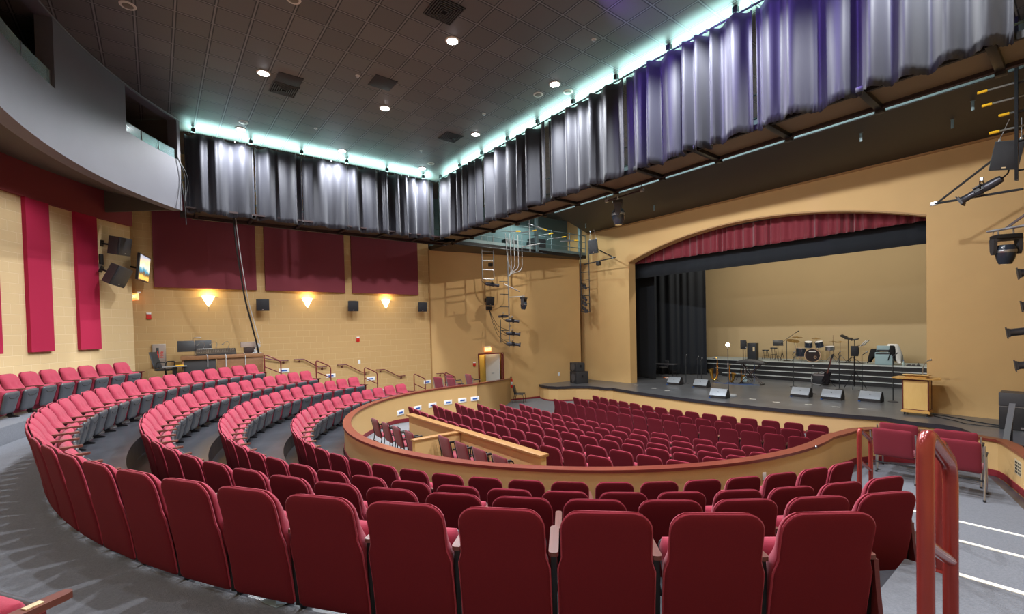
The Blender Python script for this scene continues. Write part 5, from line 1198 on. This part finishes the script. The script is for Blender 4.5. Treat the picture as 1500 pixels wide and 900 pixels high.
for k in range(22):
    y = -.5+k/21
    for j in range(3): x = -.1+.14*j; mb.box((x, y, .205-.155*(x+.2)/.53-.012+.02), (.03, .014, .02))
mb.build('faders', 'steel', t, smooth=0); MB().box((-.24, -.3, .205), (.08, .4, .012)).build('meter_bridge', 'sign_white', t, smooth=0)
for k in range(3):
    y = -.35+.35*k; MB().tube(pipe_round([(-.25, y, .2), (-.22, y+.05, .38), (-.1, y-.05, .44), (.05, y-.16, .34)], .1), .008, 6).sphere((.06, y-.165, .335), .026, 8, 6).build('gooseneck_lamp', 'steel', t)
t = thing('rack_unit', 'stacked rack boxes with tangled cables at right of desk', 'rack', (DX+.05, 2.55, DZ+.86), -.06)
MB().rbox((0, -.05, .1), (.35, .32, .2), .01).build('lower_box', 'beam_maroon', t); MB().rbox((0, -.08, .3), (.4, .46, .18), .01).build('upper_box', 'cabinet_panel', t)
mb = MB(); rnd = random.Random(5)
for k in range(7): mb.tube(pipe_round([(.1, .1+.03*k, .4-.03*k), (.22, .2+rnd.uniform(-.1, .1), .3), (.24, .12+rnd.uniform(-.1, .1), .1), (.3, .0+.05*k, .0)], .08), .01, 6)
mb.build('cables', 'cable_grey', t)
for k, y in enumerate((1.25, 1.75, 2.3)):
    cable('grey cable hanging over desk front, %s from the left' % nth(k+1), [(DX+.3, y, DZ+.9), (DX+.43, y+.03, DZ+.85), (DX+.44, y+.02, DZ+.5-.05*k)], .011, 'cable_grey', 'desk cables')
t = thing('monitor_screen', 'wide black double screen with clip lamp behind the office chair', 'screen', (-18.45, 1.0, DZ), 0)
for s_ in (-1, 1): MB().rbox((.0, s_*.24, 1.16), (.03, .46, .36), .006, (0, -.15, s_*.06)).build('panel', 'black_plastic', t)
MB().tube([(0, 0, .02), (0, 0, 1.3)], .018).lathe([(.2, 0), (.2, .02), (.03, .05)], 18).build('stand', 'steel', t); MB().tube(pipe_round([(0, -.05, 1.3), (.02, -.05, 1.42), (.06, .05, 1.44)], .05), .008, 6).rbox((.07, .08, 1.44), (.05, .2, .02), .006).build('clip_lamp', 'steel', t)
t = thing('office_chair', 'black mesh office chair left of the sound desk', 'chair', (-18.1, .2, DZ), -.5)
MB().add(*[(lambda P: (P.v, P.f))(pillow(.5, 1.02, lambda z: .22-.05*(z-.5), lambda z: -.2-(z-.5)*.3, .02, .02, nu=12, nv=12))][0]).build('backrest', 'mesh_black', t, smooth=60)
sm = pillow(-.22, .24, lambda z: .23, lambda z: .46, .04, .04, nu=10, nv=10); sm.v = [(a, c, b) for a, b, c in sm.v]; sm.build('seat', 'vinyl_black', t, smooth=60)
for sx in (-1, 1): MB().tube(pipe_round([(sx*.24, -.15, .5), (sx*.26, -.1, .7), (sx*.26, .15, .7), (sx*.24, .1, .46)], .06), .016, 8).build('armrest', 'black_plastic', t)
MB().tube([(0, 0, .08), (0, 0, .44)], .028).tube([(0, -.1, .44), (0, -.24, .6)], .025).build('column', 'black_metal', t)
for k in range(5): a = 2*PI*k/5; MB().tube([(0, 0, .1), (.28*math.cos(a), .28*math.sin(a), .06)], .018, 6).lathe([(.03, -.015), (.03, .015)], 10, 'x', (.28*math.cos(a), .28*math.sin(a), .03)).build('castor_leg', 'black_plastic', t)
t = thing('side_table', 'small grey pedestal table in front of the office chair', 'table', (-17.55, .42, DZ), 0)
MB().rbox((0, 0, .57), (.42, .62, .025), .008).build('table_top', 'pipe_grey', t); MB().rbox((0, 0, .3), (.12, .12, .54), .01).build('pedestal', 'black_metal', t); MB().rbox((0, 0, .02), (.35, .4, .035), .008).build('base', 'black_metal', t)
tag(MB().rbox((0, 0, .012), (.12, .2, .024), .004).build('notepad', 'yellow_cap', loc=(-17.55, .55, DZ+.583)), 'yellow notepad lying on the small pedestal table', 'notepad')
wallplate('outlet', 'white outlet plate on the curved parapet facing the innermost row', 'outlet', (*pol(6.078, 343.7), -.62), (.012, .075, .12), 'sign_white', None, math.radians(343.7))
o = tag(MB().lathe([(.03, 0), (.03, .012), (.01, .016)], 16, 'y').build('rail_bolt', 'steel', loc=(*pol(6.108, 357), -.352), rot=(0, 0, math.radians(93))), 'small round metal disc under the parapet cap at right', 'bolt')
t = thing('wall_vent', 'beige perforated vent plate on parapet at the right edge', 'vent', (-.80, 10.76, -.6), math.radians(-72))
MB().rbox((0, -.0, 0), (.3, .02, .24), .004).build('plate', 'vent_plate', t)
mb = MB()
for i in range(4):
    for j in range(4): mb.lathe([(.018, -.013), (.018, -.011)], 8, 'y', (-.1+.066*i, 0, -.08+.052*j))
mb.build('holes', 'void_black', t)
tag(MB().add([(0, 0, .004), (.16, -.03, .004), (.22, .07, .012), (.1, .12, .004), (.02, .09, .02), (0, 0, .0), (.16, -.03, .0), (.22, .07, .008), (.1, .12, .0), (.02, .09, .016)], [(0, 1, 2, 3, 4), (9, 8, 7, 6, 5), (0, 5, 6, 1), (1, 6, 7, 2), (2, 7, 8, 3), (3, 8, 9, 4), (4, 9, 5, 0)]).build('paper_scrap', 'scrap_blue', loc=(-3.45, .5, .008), rot=(0, 0, .6), smooth=0), 'crumpled blue grey scrap on carpet behind the outermost row', 'scrap')
# ================================================================ CAMERA, LIGHT
cam = bpy.data.cameras.new('camera'); co = bpy.data.objects.new('camera', cam); COL.objects.link(co)
yaw, pit, rol = .9105, -.0206, -.0230
cy_, sy_, cp, sp, cr, sr = math.cos(yaw), math.sin(yaw), math.cos(pit), math.sin(pit), math.cos(rol), math.sin(rol)
f = Vector((-sy_*cp, cy_*cp, sp)); r = Vector((cy_, sy_, 0)); u = r.cross(f)
r2 = r*cr+u*sr; u2 = u*cr-r*sr
co.matrix_world = Matrix(((r2.x, u2.x, -f.x, 0), (r2.y, u2.y, -f.y, 0), (r2.z, u2.z, -f.z, 1.8), (0, 0, 0, 1)))
cam.sensor_width = 36; cam.lens = 670.7/1500*36; cam.shift_y = (495.62-450)/1500; cam.clip_start = .05; cam.clip_end = 200
SC.camera = co
w = bpy.data.worlds.new('world'); SC.world = w; w.use_nodes = True
w.node_tree.nodes['Background'].inputs[0].default_value = (.02, .02, .022, 1)
SC.view_settings.view_transform = 'Standard'; SC.view_settings.look = 'None'; SC.view_settings.gamma = 1
SC.view_settings.use_curve_mapping = False; SC.view_settings.exposure = 0.35
def light(kind, name, loc, power, col=(1, 1, 1), size=.1, target=None, angle=None, blend=.5, sizey=None):
    l = bpy.data.lights.new(name, kind); l.energy = power; l.color = col
    if kind == 'AREA':
        l.size = size
        if sizey: l.shape = 'RECTANGLE'; l.size_y = sizey
    else: l.shadow_soft_size = size
    if kind == 'SPOT': l.spot_size = math.radians(angle); l.spot_blend = blend
    o = bpy.data.objects.new(name, l); COL.objects.link(o); o.location = loc
    if target is not None:
        o.rotation_euler = (Vector(target)-Vector(loc)).to_track_quat('-Z', 'Y').to_euler()
    return o
COOL = (.93, .96, 1.0)
for x in (-15.9, -12.2, -8.54, -4.88, -1.22):
    for y in (2.2, 5.2, 8.2):
        light('SPOT', 'downlight_beam', (x, y, 7.93), 850 if x < -2 or y > 8 else 300, COOL, .07, (x, y, 0), 150, .6)

TEAL = (.55, 1.0, .95)
def strip(name, loc, power, lx, target):
    o = light('AREA', name, loc, power, TEAL, .12, target); o.data.shape = 'RECTANGLE'
    return o
o = light('AREA', 'catwalk_tube', (-16.85, 5.0, 7.74), 190, TEAL, 8.2, sizey=.1); o.rotation_euler = Vector((-.8, 0, -1)).to_track_quat('Z', 'X').to_euler()
o.rotation_euler = (Matrix(((0, .707, -.707), (1, 0, 0), (0, -.707, -.707))).to_euler())
o = light('AREA', 'catwalk_tube', (-8.6, 9.45, 7.74), 320, TEAL, 15.6, sizey=.1)
o.rotation_euler = (Matrix(((1, 0, 0), (0, -.707, .707), (0, -.707, -.707))).to_euler())
for x in (-14, -10, -6, -2): light('POINT', 'forestage_tube', (x, 11.6, 7.6), 7, TEAL, .1)
light('SPOT', 'gallery_work_light', (-17.45, 15.3, 7.55), 260, (.85, 1, .97), .12, (-17.6, 15.3, 0), 172, .2)
for x in (-14.5, -11.8, -9.1, -6.4, -3.7): light('SPOT', 'catwalk_spot', (x, 10.5, 7.55), 700, (.95, .97, 1), .1, (CX+(x-CX)*1.0, 19.5, 1.5), 95, .7)
for x in (-13, -9, -5): light('AREA', 'stage_work_light', (x, 24.2, 8.3), 170, (1, .93, .8), 1.2, (x, 25, 0))
for x in (-5.6, -3.2): light('SPOT', 'violet_wash', (x-.2, 6.3, 7.85), 650, (.3, .17, 1), .08, (x, 9.1, 6.9), 70, .8)
for y in (1.48, 4.74, 7.97): light('POINT', 'sconce_lamp', (-19.02, y, 3.22), 14, (1, .72, .28), .04)
light('POINT', 'ghost_lamp', (-9.35, 18.4, SZ+2.09), 30, (1, .75, .4), .07)
for a in (242, 256, 270, 284, 298, 311): 
    x, y = pol(12.1, a); light('SPOT', 'balcony_fill', (x, y, 5.65), 85, COOL, .06, (x, y, 0), 150, .6)  # unseen fill added under the soffit to brighten rear carpet and wall
x, y = w2(3.3, -.55); light('POINT', 'corridor_lamp', (x, y, .9), 25, (1, .9, .7), .1)
light('SPOT', 'forestage_spot', (-14.9, 14.3, 7.45), 420, (1, .93, .82), .03, (-18.6, 12, 2.6), 75, .5)
for x in (-14, -9.1, -4.2):
    o = light('AREA', 'proscenium_fill', (x, 10.4, 5.4), 42, (.97, .97, 1), 2.6, (x, 19.2, 6.6), sizey=.15)  # unseen lamp added to brighten the top of the arch wall
    o.data.shape = 'RECTANGLE'; o.data.size_y = .15
